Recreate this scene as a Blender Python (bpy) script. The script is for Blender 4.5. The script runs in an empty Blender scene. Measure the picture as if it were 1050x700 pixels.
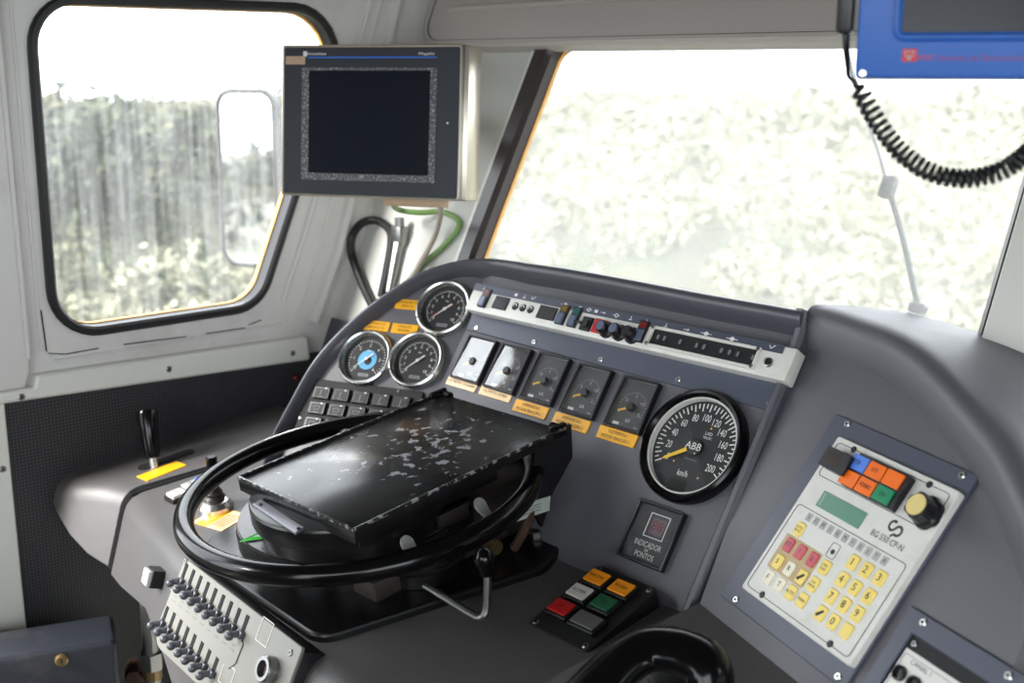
import bpy, bmesh, math, random
from mathutils import Vector, Matrix
from mathutils.geometry import tessellate_polygon
random.seed(7)
S = bpy.context.scene
C = S.collection
PI = math.pi
H = 1.45                                    # camera height over the cab floor
# ---------------------------------------------------------------- camera
FPX, CX, CY = 1231.0, 525.0, 350.0
PITCH = math.radians(12.99); YAW = math.radians(47.63)
CAM = Vector((0, 0, H))
HEAD = Vector((-math.sin(YAW), math.cos(YAW), 0))
FWD = HEAD * math.cos(PITCH) + Vector((0, 0, -math.sin(PITCH)))
RGT = Vector((math.cos(YAW), math.sin(YAW), 0))
UPV = RGT.cross(FWD)
cam = bpy.data.cameras.new('camera'); cam_o = bpy.data.objects.new('camera', cam); C.objects.link(cam_o)
cam.sensor_width = 36; cam.lens = FPX / 1050 * 36; cam.clip_start = .02; cam.clip_end = 400
cam.dof.use_dof = True; cam.dof.focus_distance = 1.5; cam.dof.aperture_fstop = 5.0
cam_o.matrix_world = Matrix(((RGT.x, UPV.x, -FWD.x, CAM.x), (RGT.y, UPV.y, -FWD.y, CAM.y), (RGT.z, UPV.z, -FWD.z, CAM.z), (0, 0, 0, 1)))
S.camera = cam_o
S.view_settings.view_transform = 'Standard'; S.view_settings.look = 'None'
S.view_settings.gamma = 1; S.view_settings.use_curve_mapping = False

def ray(x, y): return FWD + RGT * ((x - CX) / FPX) - UPV * ((y - CY) / FPX)
def frame(o, x, y, z=None):
    x = Vector(x).normalized(); y = Vector(y).normalized(); z = x.cross(y)
    return Matrix(((x.x, y.x, z.x, o[0]), (x.y, y.y, z.y, o[1]), (x.z, y.z, z.z, o[2]), (0, 0, 0, 1)))
def tilted(o, a, yaw=0):
    """surface frame: local x runs level, local y climbs at angle a, local z is the outward normal"""
    a = math.radians(a); w = math.radians(yaw)
    R = Vector((math.cos(w), math.sin(w), 0)); F = Vector((-math.sin(w), math.cos(w), 0))
    return frame(o, R, F * math.cos(a) + Vector((0, 0, math.sin(a))))
def meet(x, y, fr, h=0.0):
    """where a sight line meets the surface `h` above frame fr, in the frame's own metres"""
    inv = fr.inverted(); o = inv @ CAM; d = inv.to_3x3() @ ray(x, y)
    t = (h - o.z) / d.z
    return o + d * t
def up(fr, u, v, h):
    """a spot sighted on the bare surface, moved along the sight line to height h"""
    o = fr.inverted() @ CAM; p = Vector((u, v, 0)); t = (h - o.z) / (p.z - o.z)
    return o + (p - o) * t
def T(x=0, y=0, z=0, rz=0): return Matrix.Translation((x, y, z)) @ Matrix.Rotation(rz, 4, 'Z')
def at(fr, u, v, h=0.0, rz=0): return fr @ T(u, v, h, rz)

# ---------------------------------------------------------------- materials
def srgb(c): return tuple(((v / 255) / 12.92 if v <= 10 else ((v / 255 + .055) / 1.055) ** 2.4) for v in c) + (1,)
def nmat(name):
    m = bpy.data.materials.new(name); m.use_nodes = True
    nt = m.node_tree; return m, nt, nt.nodes['Principled BSDF'], nt.nodes['Material Output']
def pm(name, col, rough=.5, metal=0, var=.06, vscale=30, bump=0, bscale=400, coat=0, spec=.5, rvar=0, dirt=None, dscale=8, damt=.5):
    m, nt, b, o = nmat(name); N = nt.nodes; L = nt.links
    tc = N.new('ShaderNodeTexCoord')
    ns = N.new('ShaderNodeTexNoise'); ns.inputs['Scale'].default_value = vscale; ns.inputs['Detail'].default_value = 5
    L.new(tc.outputs['Object'], ns.inputs['Vector'])
    c = srgb(col)
    mx = N.new('ShaderNodeMix'); mx.data_type = 'RGBA'
    mx.inputs['A'].default_value = tuple(v * (1 - var) for v in c[:3]) + (1,)
    mx.inputs['B'].default_value = tuple(min(1, v * (1 + var)) for v in c[:3]) + (1,)
    L.new(ns.outputs['Fac'], mx.inputs['Factor'])
    out = mx.outputs['Result']
    if dirt:
        n2 = N.new('ShaderNodeTexNoise'); n2.inputs['Scale'].default_value = dscale; n2.inputs['Detail'].default_value = 8; n2.inputs['Roughness'].default_value = .65
        L.new(tc.outputs['Object'], n2.inputs['Vector'])
        r = N.new('ShaderNodeValToRGB'); r.color_ramp.elements[0].position = .52; r.color_ramp.elements[1].position = .75
        r.color_ramp.elements[0].color = (0, 0, 0, 1); r.color_ramp.elements[1].color = (damt, damt, damt, 1)
        L.new(n2.outputs['Fac'], r.inputs['Fac'])
        m2 = N.new('ShaderNodeMix'); m2.data_type = 'RGBA'; m2.inputs['B'].default_value = srgb(dirt)
        L.new(r.outputs['Color'], m2.inputs['Factor']); L.new(out, m2.inputs['A']); out = m2.outputs['Result']
    L.new(out, b.inputs['Base Color'])
    b.inputs['Roughness'].default_value = rough; b.inputs['Metallic'].default_value = metal
    b.inputs['Coat Weight'].default_value = coat; b.inputs['Coat Roughness'].default_value = .08
    b.inputs['Specular IOR Level'].default_value = spec
    if rvar:
        mr = N.new('ShaderNodeMapRange'); mr.inputs['To Min'].default_value = max(.02, rough - rvar); mr.inputs['To Max'].default_value = rough + rvar
        L.new(ns.outputs['Fac'], mr.inputs['Value']); L.new(mr.outputs['Result'], b.inputs['Roughness'])
    if bump:
        n3 = N.new('ShaderNodeTexNoise'); n3.inputs['Scale'].default_value = bscale; n3.inputs['Detail'].default_value = 3
        L.new(tc.outputs['Object'], n3.inputs['Vector'])
        bp = N.new('ShaderNodeBump'); bp.inputs['Strength'].default_value = bump; bp.inputs['Distance'].default_value = .002
        L.new(n3.outputs['Fac'], bp.inputs['Height']); L.new(bp.outputs['Normal'], b.inputs['Normal'])
    return m
def emis(name, col, st):
    m, nt, b, o = nmat(name); b.inputs['Emission Color'].default_value = srgb(col); b.inputs['Emission Strength'].default_value = st
    b.inputs['Base Color'].default_value = srgb(col); return m
def glass(name, tint=(1, 1, 1), rough=.02, boost=1.0):
    m, nt, b, o = nmat(name); N = nt.nodes; L = nt.links; N.remove(b)
    t = N.new('ShaderNodeBsdfTransparent'); t.inputs['Color'].default_value = tuple(tint) + (1,)
    g = N.new('ShaderNodeBsdfGlossy'); g.inputs['Roughness'].default_value = rough
    f = N.new('ShaderNodeFresnel'); f.inputs['IOR'].default_value = 1.5
    k = N.new('ShaderNodeMath'); k.operation = 'MULTIPLY'; k.inputs[1].default_value = boost
    x = N.new('ShaderNodeMixShader')
    k.use_clamp = True; gm = N.new('ShaderNodeNewGeometry'); fr_ = N.new('ShaderNodeMath'); fr_.operation = 'SUBTRACT'; fr_.inputs[0].default_value = 1; L.new(gm.outputs['Backfacing'], fr_.inputs[1])
    k2 = N.new('ShaderNodeMath'); k2.operation = 'MULTIPLY'; L.new(fr_.outputs[0], k2.inputs[1])
    L.new(f.outputs[0], k.inputs[0]); L.new(k.outputs[0], k2.inputs[0]); L.new(k2.outputs[0], x.inputs[0]); L.new(t.outputs[0], x.inputs[1]); L.new(g.outputs[0], x.inputs[2]); L.new(x.outputs[0], o.inputs['Surface'])
    return m
def dirty_glass(name, lo, hi, scale, detail=6, thin=1.0):
    """window pane with a film of dust; scale stretches the dust marks (rain streaks run down)"""
    m, nt, b, o = nmat(name); N = nt.nodes; L = nt.links; N.remove(b)
    tc = N.new('ShaderNodeTexCoord'); mp = N.new('ShaderNodeMapping'); mp.inputs['Scale'].default_value = scale
    L.new(tc.outputs['Object'], mp.inputs['Vector'])
    n1 = N.new('ShaderNodeTexNoise'); n1.inputs['Scale'].default_value = 1; n1.inputs['Detail'].default_value = detail; n1.inputs['Roughness'].default_value = .6
    L.new(mp.outputs[0], n1.inputs['Vector'])
    mr = N.new('ShaderNodeMapRange'); mr.inputs['From Min'].default_value = .38; mr.inputs['From Max'].default_value = .66
    mr.inputs['To Min'].default_value = lo; mr.inputs['To Max'].default_value = hi
    L.new(n1.outputs['Fac'], mr.inputs['Value'])
    t = N.new('ShaderNodeBsdfTransparent')
    d = N.new('ShaderNodeBsdfTranslucent'); d.inputs['Color'].default_value = (.8, .8, .78, 1)
    e = N.new('ShaderNodeBsdfDiffuse'); e.inputs['Color'].default_value = (.6, .6, .58, 1)
    s = N.new('ShaderNodeMixShader'); s.inputs[0].default_value = .25; L.new(d.outputs[0], s.inputs[1]); L.new(e.outputs[0], s.inputs[2])
    x = N.new('ShaderNodeMixShader'); L.new(mr.outputs['Result'], x.inputs[0]); L.new(t.outputs[0], x.inputs[1]); L.new(s.outputs[0], x.inputs[2])
    g = N.new('ShaderNodeBsdfGlossy'); g.inputs['Roughness'].default_value = .03
    f = N.new('ShaderNodeFresnel'); f.inputs['IOR'].default_value = 1.3
    gm = N.new('ShaderNodeNewGeometry'); fr_ = N.new('ShaderNodeMath'); fr_.operation = 'SUBTRACT'; fr_.inputs[0].default_value = 1; L.new(gm.outputs['Backfacing'], fr_.inputs[1])
    k2 = N.new('ShaderNodeMath'); k2.operation = 'MULTIPLY'; L.new(fr_.outputs[0], k2.inputs[1]); L.new(f.outputs[0], k2.inputs[0])
    y = N.new('ShaderNodeMixShader'); L.new(k2.outputs[0], y.inputs[0]); L.new(x.outputs[0], y.inputs[1]); L.new(g.outputs[0], y.inputs[2])
    L.new(y.outputs[0], o.inputs['Surface'])
    return m

M = {}
M['plastic'] = pm('grey_plastic', (90, 89, 94), .42, var=.05, vscale=18, bump=.16, bscale=900, rvar=.06)
M['plastic_dark'] = pm('dark_grey_plastic', (75, 75, 82), .36, var=.05, bump=.1, bscale=900)
M['desk'] = pm('desk_plastic', (84, 82, 82), .42, var=.06, vscale=14, bump=.2, bscale=700, dirt=(120, 112, 100), dscale=5, damt=.25)
M['trimplate'] = pm('blue_grey_plate', (70, 74, 88), .38, var=.05, vscale=25, rvar=.05)
M['white_wall'] = pm('white_wall_paint', (206, 204, 200), .4, var=.03, vscale=6, dirt=(128, 112, 96), dscale=5, damt=.35)
M['white_panel'] = pm('white_sheet_paint', (214, 214, 206), .35, var=.03, vscale=4, bump=.05, bscale=60)
M['front_paint'] = pm('front_panel_paint', (194, 194, 188), .55, var=.03, vscale=4, spec=.2)
M['header'] = pm('grey_headliner_paint', (184, 178, 172), .5, var=.03, vscale=5)
M['white_plastic'] = pm('white_instrument_paint', (216, 214, 206), .4, var=.03, dirt=(150, 140, 120), dscale=30, damt=.3)
M['rubber'] = pm('black_rubber', (22, 22, 24), .45, var=.1)
M['brown_rubber'] = pm('brown_black_seal', (48, 38, 36), .32, var=.25, vscale=12)
M['sealant'] = pm('orange_sealant', (214, 160, 84), .6, var=.15)
M['black'] = pm('black_plastic', (22, 22, 24), .35, var=.1)
M['black_matt'] = pm('black_matt', (20, 20, 21), .7, var=.1)
M['black_gloss'] = pm('black_gloss_wheel', (9, 9, 10), .17, var=.1, spec=.32)
M['black_paint'] = pm('black_paint', (15, 15, 16), .28, var=.2, vscale=30, dirt=(60, 56, 50), dscale=14, damt=.3)
M['void'] = pm('dark_recess', (9, 9, 10), .8)
M['chrome'] = pm('chrome', (214, 214, 210), .27, 1, var=.02)
M['steel'] = pm('dull_steel', (150, 150, 148), .35, 1, var=.1, vscale=60)
M['silver'] = pm('silver_sheet', (134, 132, 124), .4, .15, var=.06, vscale=9, rvar=.1)
M['silver_mark'] = pm('pale_mark', (214, 212, 205), .5)
M['grey_toggle'] = pm('grey_toggle_plastic', (88, 90, 96), .3, .2, var=.1)
M['yellow'] = pm('yellow_plate', (246, 178, 30), .32, var=.04, coat=.3)
M['peach'] = pm('cream_glare_plate', (250, 212, 160), .3, var=.03, coat=.5)  # meter plates: window glare put into the colour; desk label: its own cream
M['ink'] = pm('dark_ink', (40, 30, 20), .6)
M['white_ink'] = pm('white_ink', (225, 225, 220), .6)
M['grey_ink'] = pm('grey_ink', (120, 120, 122), .6)
M['dial'] = pm('black_dial', (26, 26, 28), .6)
M['meter_dial'] = pm('meter_dial', (58, 58, 62), .6, dirt=(120, 120, 120), dscale=40, damt=.25)
M['blue_dial'] = pm('blue_dial', (92, 170, 214), .5)
M['needle_white'] = pm('needle_white', (230, 228, 222), .5)
M['needle_red'] = pm('needle_red', (190, 50, 42), .5)
M['needle_yellow'] = pm('needle_yellow', (236, 190, 34), .5)
M['clear'] = glass('clear_cover', rough=.03)
M['clear_meter'] = glass('meter_cover', rough=.05, boost=3.3)
M['screen'] = pm('dark_screen', (24, 28, 37), .2, var=.02, spec=.25)
M['bulkhead'] = pm('dark_rear_bulkhead', (92, 88, 82), .6)
M['monitor_front'] = pm('monitor_front', (31, 35, 43), .4, var=.03)
M['speckle'] = pm('speckled_border', (70, 72, 74), .5, dirt=(225, 225, 225), dscale=420, damt=1)
M['case_metal'] = pm('case_metal', (196, 188, 172), .3, .75, var=.05)
M['tan'] = pm('tan_sticker', (176, 150, 122), .6)
M['blue_line'] = pm('blue_stripe', (38, 96, 190), .5)
M['blue_box'] = pm('blue_paint', (40, 98, 186), .38, var=.03, vscale=60)
M['red_ink'] = pm('red_ink', (206, 44, 52), .5)
M['red_violet_ink'] = pm('red_print', (150, 52, 110), .5)
M['lcd'] = pm('green_lcd', (92, 140, 118), .25, var=.03)
M['orange_key'] = pm('orange_key', (246, 112, 14), .3)
M['amber_key'] = pm('amber_key', (246, 150, 20), .3)
M['blue_key'] = pm('blue_key', (84, 130, 222), .3)
M['green_key'] = pm('green_key', (20, 136, 92), .3)
M['green_dim'] = pm('green_dim_key', (30, 92, 62), .35)
M['red_key'] = pm('red_key', (190, 28, 30), .35)
M['white_key'] = pm('white_key', (210, 206, 198), .35)
M['grey_key'] = pm('grey_key', (92, 92, 90), .4)
M['yellow_key'] = pm('yellow_key', (240, 212, 104), .32, var=.04)
M['cream_key'] = pm('cream_key', (236, 228, 200), .35)
M['crimson_key'] = pm('crimson_key', (196, 70, 84), .32)
M['bronze_print'] = pm('bronze_print', (186, 160, 116), .45)
M['grey_print'] = pm('grey_print', (168, 168, 164), .5)
M['cream_knob'] = pm('cream_knob_cap', (224, 202, 132), .35)
M['rust'] = pm('rusty_cable', (70, 46, 34), .7, var=.3)
M['green_cable'] = pm('green_cable', (116, 150, 84), .4)
M['grey_cable'] = pm('grey_cable', (172, 160, 148), .5)
M['red_lamp'] = pm('dark_red_lens', (110, 22, 24), .25)
M['green_lamp'] = pm('dark_green_lens', (20, 92, 72), .25)
M['amber_lamp'] = pm('dark_amber_lens', (120, 92, 20), .25)
M['grey_lens'] = pm('blue_grey_lens', (98, 108, 130), .2)
M['violet_display'] = pm('violet_display', (96, 70, 80), .3, var=.1)
M['lid_grey'] = pm('dark_lid_paint', (52, 52, 55), .3, var=.1)
M['strap'] = pm('strap_metal', (128, 128, 134), .35, .4)
M['gear_paint'] = pm('dusty_gearbox_paint', (50, 45, 42), .5, var=.2, dirt=(96, 84, 74), dscale=18, damt=.4)
M['leaf'] = pm('green_leaf', (60, 190, 60), .5)
M['box_paint'] = pm('dark_blue_grey_box', (40, 43, 51), .45, var=.08, dirt=(120, 112, 104), dscale=10, damt=.3)
M['floor'] = pm('grey_floor', (70, 66, 62), .7, var=.1)
M['brass'] = pm('dull_brass', (140, 118, 80), .4, .8, var=.2)
M['mirror'] = pm('mirror_glass', (235, 238, 240), .02, 1, var=0)
M['sticker'] = pm('pale_green_sticker', (188, 196, 186), .5, var=.06)

def perforated():
    m, nt, b, o = nmat('perforated_sheet'); N = nt.nodes; L = nt.links
    tc = N.new('ShaderNodeTexCoord'); sx = N.new('ShaderNodeSeparateXYZ'); L.new(tc.outputs['Object'], sx.inputs[0])
    def mth(op, a, bb=None):
        n = N.new('ShaderNodeMath'); n.operation = op
        for i, q in enumerate((a, bb)):
            if q is None: continue
            if isinstance(q, (int, float)): n.inputs[i].default_value = q
            else: L.new(q, n.inputs[i])
        return n.outputs[0]
    k = 2 * PI / .0056
    a = mth('SINE', mth('MULTIPLY', mth('ADD', sx.outputs['Y'], sx.outputs['Z']), k * .5))
    c = mth('SINE', mth('MULTIPLY', mth('SUBTRACT', sx.outputs['Y'], sx.outputs['Z']), k * .5))
    p = mth('GREATER_THAN', mth('MULTIPLY', a, c), .30)
    mx = N.new('ShaderNodeMix'); mx.data_type = 'RGBA'; mx.inputs['A'].default_value = srgb((28, 28, 31)); mx.inputs['B'].default_value = srgb((64, 64, 66))
    L.new(p, mx.inputs['Factor']); L.new(mx.outputs['Result'], b.inputs['Base Color']); b.inputs['Roughness'].default_value = .5
    return m
M['perforated'] = perforated()

def worn_black():
    """glossy black paint chipped to pale primer, mostly about the middle, with dull smudges"""
    m, nt, b, o = nmat('worn_black_lid'); N = nt.nodes; L = nt.links
    tc = N.new('ShaderNodeTexCoord')
    v = N.new('ShaderNodeTexNoise'); v.inputs['Scale'].default_value = 64; v.inputs['Detail'].default_value = 4; v.inputs['Roughness'].default_value = .55
    L.new(tc.outputs['Object'], v.inputs['Vector'])
    g = N.new('ShaderNodeTexNoise'); g.inputs['Scale'].default_value = 7; g.inputs['Detail'].default_value = 2
    L.new(tc.outputs['Object'], g.inputs['Vector'])
    # distance from the worn middle
    sub = N.new('ShaderNodeVectorMath'); sub.operation = 'DISTANCE'; sub.inputs[1].default_value = (.035, .01, .0)
    L.new(tc.outputs['Object'], sub.inputs[0])
    mr = N.new('ShaderNodeMapRange'); mr.inputs['From Min'].default_value = .0; mr.inputs['From Max'].default_value = .17
    mr.inputs['To Min'].default_value = .1; mr.inputs['To Max'].default_value = -.11
    L.new(sub.outputs['Value'], mr.inputs['Value'])
    ad = N.new('ShaderNodeMath'); ad.operation = 'ADD'; L.new(v.outputs['Fac'], ad.inputs[0]); L.new(mr.outputs['Result'], ad.inputs[1])
    m2 = N.new('ShaderNodeMath'); m2.operation = 'MULTIPLY_ADD'; m2.inputs[1].default_value = .28; L.new(g.outputs['Fac'], m2.inputs[0]); L.new(ad.outputs[0], m2.inputs[2])
    gt = N.new('ShaderNodeMath'); gt.operation = 'GREATER_THAN'; gt.inputs[1].default_value = .765; L.new(m2.outputs[0], gt.inputs[0])
    mx = N.new('ShaderNodeMix'); mx.data_type = 'RGBA'; mx.inputs['A'].default_value = srgb((30, 30, 31)); mx.inputs['B'].default_value = srgb((152, 152, 158))
    L.new(gt.outputs[0], mx.inputs['Factor']); L.new(mx.outputs['Result'], b.inputs['Base Color'])
    rr = N.new('ShaderNodeMapRange'); rr.inputs['From Min'].default_value = .45; rr.inputs['From Max'].default_value = .6; rr.inputs['To Min'].default_value = .2; rr.inputs['To Max'].default_value = .34
    L.new(g.outputs['Fac'], rr.inputs['Value']); L.new(rr.outputs['Result'], b.inputs['Roughness'])
    return m
M['worn'] = worn_black()
def edge_worn():
    m, nt, b, o = nmat('chipped_black_edge'); N = nt.nodes; L = nt.links
    tc = N.new('ShaderNodeTexCoord'); v = N.new('ShaderNodeTexNoise'); v.inputs['Scale'].default_value = 140; v.inputs['Detail'].default_value = 5
    L.new(tc.outputs['Object'], v.inputs['Vector'])
    r = N.new('ShaderNodeValToRGB'); r.color_ramp.elements[0].position = .53; r.color_ramp.elements[1].position = .57
    r.color_ramp.elements[0].color = srgb((18, 18, 19)); r.color_ramp.elements[1].color = srgb((138, 138, 138))
    L.new(v.outputs['Fac'], r.inputs['Fac']); L.new(r.outputs['Color'], b.inputs['Base Color']); b.inputs['Roughness'].default_value = .35
    return m
M['edge'] = edge_worn()

# ---------------------------------------------------------------- mesh builder
ROOT = {}
_txt = {}
def text_mesh(body):
    if body not in _txt:
        cu = bpy.data.curves.new('lettering', 'FONT'); cu.body = body; cu.align_x = 'CENTER'; cu.align_y = 'CENTER'; cu.resolution_u = 2
        ob = bpy.data.objects.new('lettering', cu); me = bpy.data.meshes.new_from_object(ob)
        _txt[body] = ([v.co.copy() for v in me.vertices], [tuple(p.vertices) for p in me.polygons])
        bpy.data.objects.remove(ob); bpy.data.meshes.remove(me); bpy.data.curves.remove(cu)
    return _txt[body]
def catmull(pts, n=6, closed=False):
    P = [Vector(p) for p in pts]; out = []; k = len(P)
    for i in range(k if closed else k - 1):
        p1, p2 = P[i], P[(i + 1) % k]
        p0 = P[i - 1] if (closed or i > 0) else p1 * 2 - p2
        p3 = P[(i + 2) % k] if (closed or i + 2 < k) else p2 * 2 - p1
        for j in range(n):
            t = j / n
            out.append(.5 * ((2 * p1) + (p2 - p0) * t + (2 * p0 - 5 * p1 + 4 * p2 - p3) * t * t + (3 * p1 - p0 - 3 * p2 + p3) * t ** 3))
    if not closed: out.append(P[-1])
    return out
def rrect(cx, cy, w, h, r, seg=4):
    pts = []
    r = min(r, w / 2 - 1e-5, h / 2 - 1e-5)
    for (sx, sy, a) in ((1, 1, 0), (-1, 1, 90), (-1, -1, 180), (1, -1, 270)):
        for i in range(seg + 1):
            t = math.radians(a + 90 * i / seg)
            pts.append((cx + sx * (w / 2 - r) + r * math.cos(t), cy + sy * (h / 2 - r) + r * math.sin(t)))
    return pts
def roundpoly(cs, rad, seg=6):
    """polygon with rounded corners (corner list, radius or list of radii)"""
    out = []; n = len(cs)
    for i in range(n):
        p = Vector(cs[i]); a = (Vector(cs[i - 1]) - p); b = (Vector(cs[(i + 1) % n]) - p)
        r = rad[i] if isinstance(rad, (list, tuple)) else rad
        if r <= 0: out.append((p.x, p.y)); continue
        a.normalize(); b.normalize(); ang = a.angle(b); d = r / math.tan(ang / 2)
        bis = (a + b).normalized(); c = p + bis * (r / math.sin(ang / 2))
        s = p + a * d - c; e = p + b * d - c
        a0 = math.atan2(s.y, s.x); a1 = math.atan2(e.y, e.x); da = (a1 - a0 + PI) % (2 * PI) - PI
        for j in range(seg + 1):
            t = a0 + da * j / seg; out.append((c.x + r * math.cos(t), c.y + r * math.sin(t)))
    return out
def grow(poly, d):
    """offset a closed polygon outward by d"""
    n = len(poly); area = sum(poly[i][0] * poly[(i + 1) % n][1] - poly[(i + 1) % n][0] * poly[i][1] for i in range(n))
    sg = 1 if area > 0 else -1; out = []
    for i in range(n):
        p0, p1, p2 = Vector(poly[i - 1]), Vector(poly[i]), Vector(poly[(i + 1) % n])
        e1 = (p1 - p0); e2 = (p2 - p1)
        if e1.length < 1e-7: e1 = e2
        if e2.length < 1e-7: e2 = e1
        n1 = Vector((e1.y, -e1.x)).normalized(); n2 = Vector((e2.y, -e2.x)).normalized()
        nn = n1 + n2; k = nn.length_squared
        nn = nn * (2 / k) if k > .3 else n1
        out.append((p1.x + sg * d * nn.x, p1.y + sg * d * nn.y))
    return out

class MB:
    def __init__(s, fr=None): s.v = []; s.f = []; s.mi = []; s.mats = []; s.fr = fr or Matrix.Identity(4)
    def add(s, vs, fs, mat, X=None):
        A = s.fr @ X if X is not None else s.fr
        b = len(s.v); s.v += [A @ Vector(v) for v in vs]; s.f += [tuple(b + i for i in f) for f in fs]
        if mat not in s.mats: s.mats.append(mat)
        s.mi += [s.mats.index(mat)] * len(fs); return s
    def box(s, c, d, mat, bev=0, X=None, seg=2):
        bm = bmesh.new(); bmesh.ops.create_cube(bm, size=1)
        for v in bm.verts: v.co = Vector((v.co.x * d[0], v.co.y * d[1], v.co.z * d[2]))
        if bev: bmesh.ops.bevel(bm, geom=list(bm.edges), offset=min(bev, min(d) * .45), segments=seg, affect='EDGES', profile=.5)
        bm.verts.ensure_lookup_table(); bm.verts.index_update()
        vs = [Vector(c) + v.co for v in bm.verts]; fs = [tuple(v.index for v in f.verts) for f in bm.faces]; bm.free()
        return s.add(vs, fs, mat, X)
    def loft(s, rings, mat, closed=True, caps=True, X=None):
        n = len(rings[0]); vs = [p for r in rings for p in r]; fs = []
        for i in range(len(rings) - 1):
            for j in range(n if closed else n - 1):
                k = (j + 1) % n; fs.append((i * n + j, i * n + k, (i + 1) * n + k, (i + 1) * n + j))
        if caps and closed:
            fs.append(tuple(range(n - 1, -1, -1))); fs.append(tuple((len(rings) - 1) * n + j for j in range(n)))
        return s.add(vs, fs, mat, X)
    def plate(s, poly, z0, z1, mat, bev=0, X=None):
        """flat plate from a convex-ish outline, optional softened top edge"""
        rr = [[(x, y, z0) for x, y in poly]]
        if bev:
            rr.append([(x, y, z1 - bev) for x, y in poly]); g = grow(poly, -bev * .4); rr.append([(x, y, z1 - bev * .35) for x, y in g])
            g = grow(poly, -bev); rr.append([(x, y, z1) for x, y in g])
        else: rr.append([(x, y, z1) for x, y in poly])
        return s.loft(rr, mat, X=X)
    def rplate(s, cx, cy, w, h, r, z0, z1, mat, bev=0, X=None, seg=4): return s.plate(rrect(cx, cy, w, h, r, seg), z0, z1, mat, bev, X)
    def prism(s, outer, holes, z0, z1, mat, X=None):
        """flat sheet with holes"""
        loops = [outer] + list(holes); flat = [p for l in loops for p in l]; n = len(flat)
        tri = tessellate_polygon([[Vector((x, y, 0)) for x, y in l] for l in loops])
        vs = [(x, y, z1) for x, y in flat] + [(x, y, z0) for x, y in flat]; fs = []
        for t in tri:
            a, b, c = (Vector(flat[i]) for i in t); cr = (b - a).cross(c - a) if False else (b.x - a.x) * (c.y - a.y) - (b.y - a.y) * (c.x - a.x)
            t = tuple(t) if cr > 0 else tuple(reversed(t))
            fs.append(t); fs.append(tuple(i + n for i in reversed(t)))
        o = 0
        for l in loops:
            m = len(l)
            for j in range(m): k = (j + 1) % m; fs.append((o + j, o + k, n + o + k, n + o + j))
            o += m
        return s.add(vs, fs, mat, X)
    def ring(s, a, b, z0, z1, mat, X=None, soft=0):
        """frame between outline a (outer) and b (inner), same point count"""
        if soft:
            a2 = grow(a, -soft); b2 = grow(b, soft)
            rr = [[(x, y, z0) for x, y in a], [(x, y, z1 - soft) for x, y in a], [(x, y, z1) for x, y in a2], [(x, y, z1) for x, y in b2], [(x, y, z1 - soft) for x, y in b], [(x, y, z0) for x, y in b]]
        else: rr = [[(x, y, z0) for x, y in a], [(x, y, z1) for x, y in a], [(x, y, z1) for x, y in b], [(x, y, z0) for x, y in b]]
        return s.loft(rr + [rr[0]], mat, caps=False, X=X)
    def lathe(s, prof, mat, X=None, n=32, sx=1, sy=1):
        rings = [[(max(r, 1e-5) * sx * math.cos(2 * PI * j / n), max(r, 1e-5) * sy * math.sin(2 * PI * j / n), z) for j in range(n)] for r, z in prof]
        return s.loft(rings, mat, X=X)
    def cyl(s, p0, p1, r, mat, r1=None, n=16, X=None):
        return s.tube([p0, p1], r, mat, n=n, r1=r1, X=X)
    def tube(s, pts, r, mat, n=10, closed=False, r1=None, X=None, flat=None, caps=True):
        P = [Vector(p) for p in pts]; k = len(P); rings = []; prev = None
        for i in range(k):
            if closed: t = P[(i + 1) % k] - P[i - 1]
            else: t = P[min(i + 1, k - 1)] - P[max(i - 1, 0)]
            t.normalize()
            if prev is None:
                a = Vector((0, 0, 1)) if abs(t.z) < .9 else Vector((1, 0, 0)); u = t.cross(a).normalized()
            else: u = (prev - t * prev.dot(t)).normalized()
            prev = u; w = t.cross(u)
            q = r if r1 is None else r + (r1 - r) * i / (k - 1)
            if isinstance(r, (list, tuple)): q = r[i]
            fa, fb = flat or (1, 1)
            rings.append([P[i] + (u * math.cos(2 * PI * j / n) * fa + w * math.sin(2 * PI * j / n) * fb) * q for j in range(n)])
        if closed: rings.append(rings[0])
        return s.loft(rings, mat, caps=caps and not closed, X=X)
    def ball(s, c, r, mat, X=None, n=16, sz=1):
        return s.lathe([(r * math.sin(PI * i / 10), -r * sz * math.cos(PI * i / 10)) for i in range(11)], mat, X=(X or Matrix.Identity(4)) @ Matrix.Translation(c), n=n)
    def quad(s, pts, mat, X=None): return s.add(pts, [tuple(range(len(pts)))], mat, X)
    def bar2(s, x0, y0, x1, y1, w, z, mat, X=None, t=0.0003):
        d = Vector((x1 - x0, y1 - y0)); d.normalize(); nx, ny = -d.y * w / 2, d.x * w / 2
        return s.plate([(x0 - nx, y0 - ny), (x1 - nx, y1 - ny), (x1 + nx, y1 + ny), (x0 + nx, y0 + ny)], z, z + t, mat, X=X)
    def disc(s, cx, cy, r, z, mat, n=24, t=.0003, X=None): return s.plate([(cx + r * math.cos(2 * PI * i / n), cy + r * math.sin(2 * PI * i / n)) for i in range(n)], z, z + t, mat, X=X)
    def text(s, body, size, x, y, z, mat, rot=0, wide=1.0, X=None):
        vs, fs = text_mesh(body); A = T(x, y, z, rot) @ Matrix.Diagonal((size * wide, size, 1, 1))
        return s.add(vs, fs, mat, (X or Matrix.Identity(4)) @ A)
    def screw(s, x, y, z, r=.0042, mat=None, X=None):
        mat = mat or M['steel']
        s.lathe([(r, 0), (r, .0008), (r * .75, .0018), (.0001, .0018)], mat, X=(X or Matrix.Identity(4)) @ T(x, y, z), n=14)
        return s.disc(x, y, r * .36, z + .0018, M['black_matt'], n=6, X=X)
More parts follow.
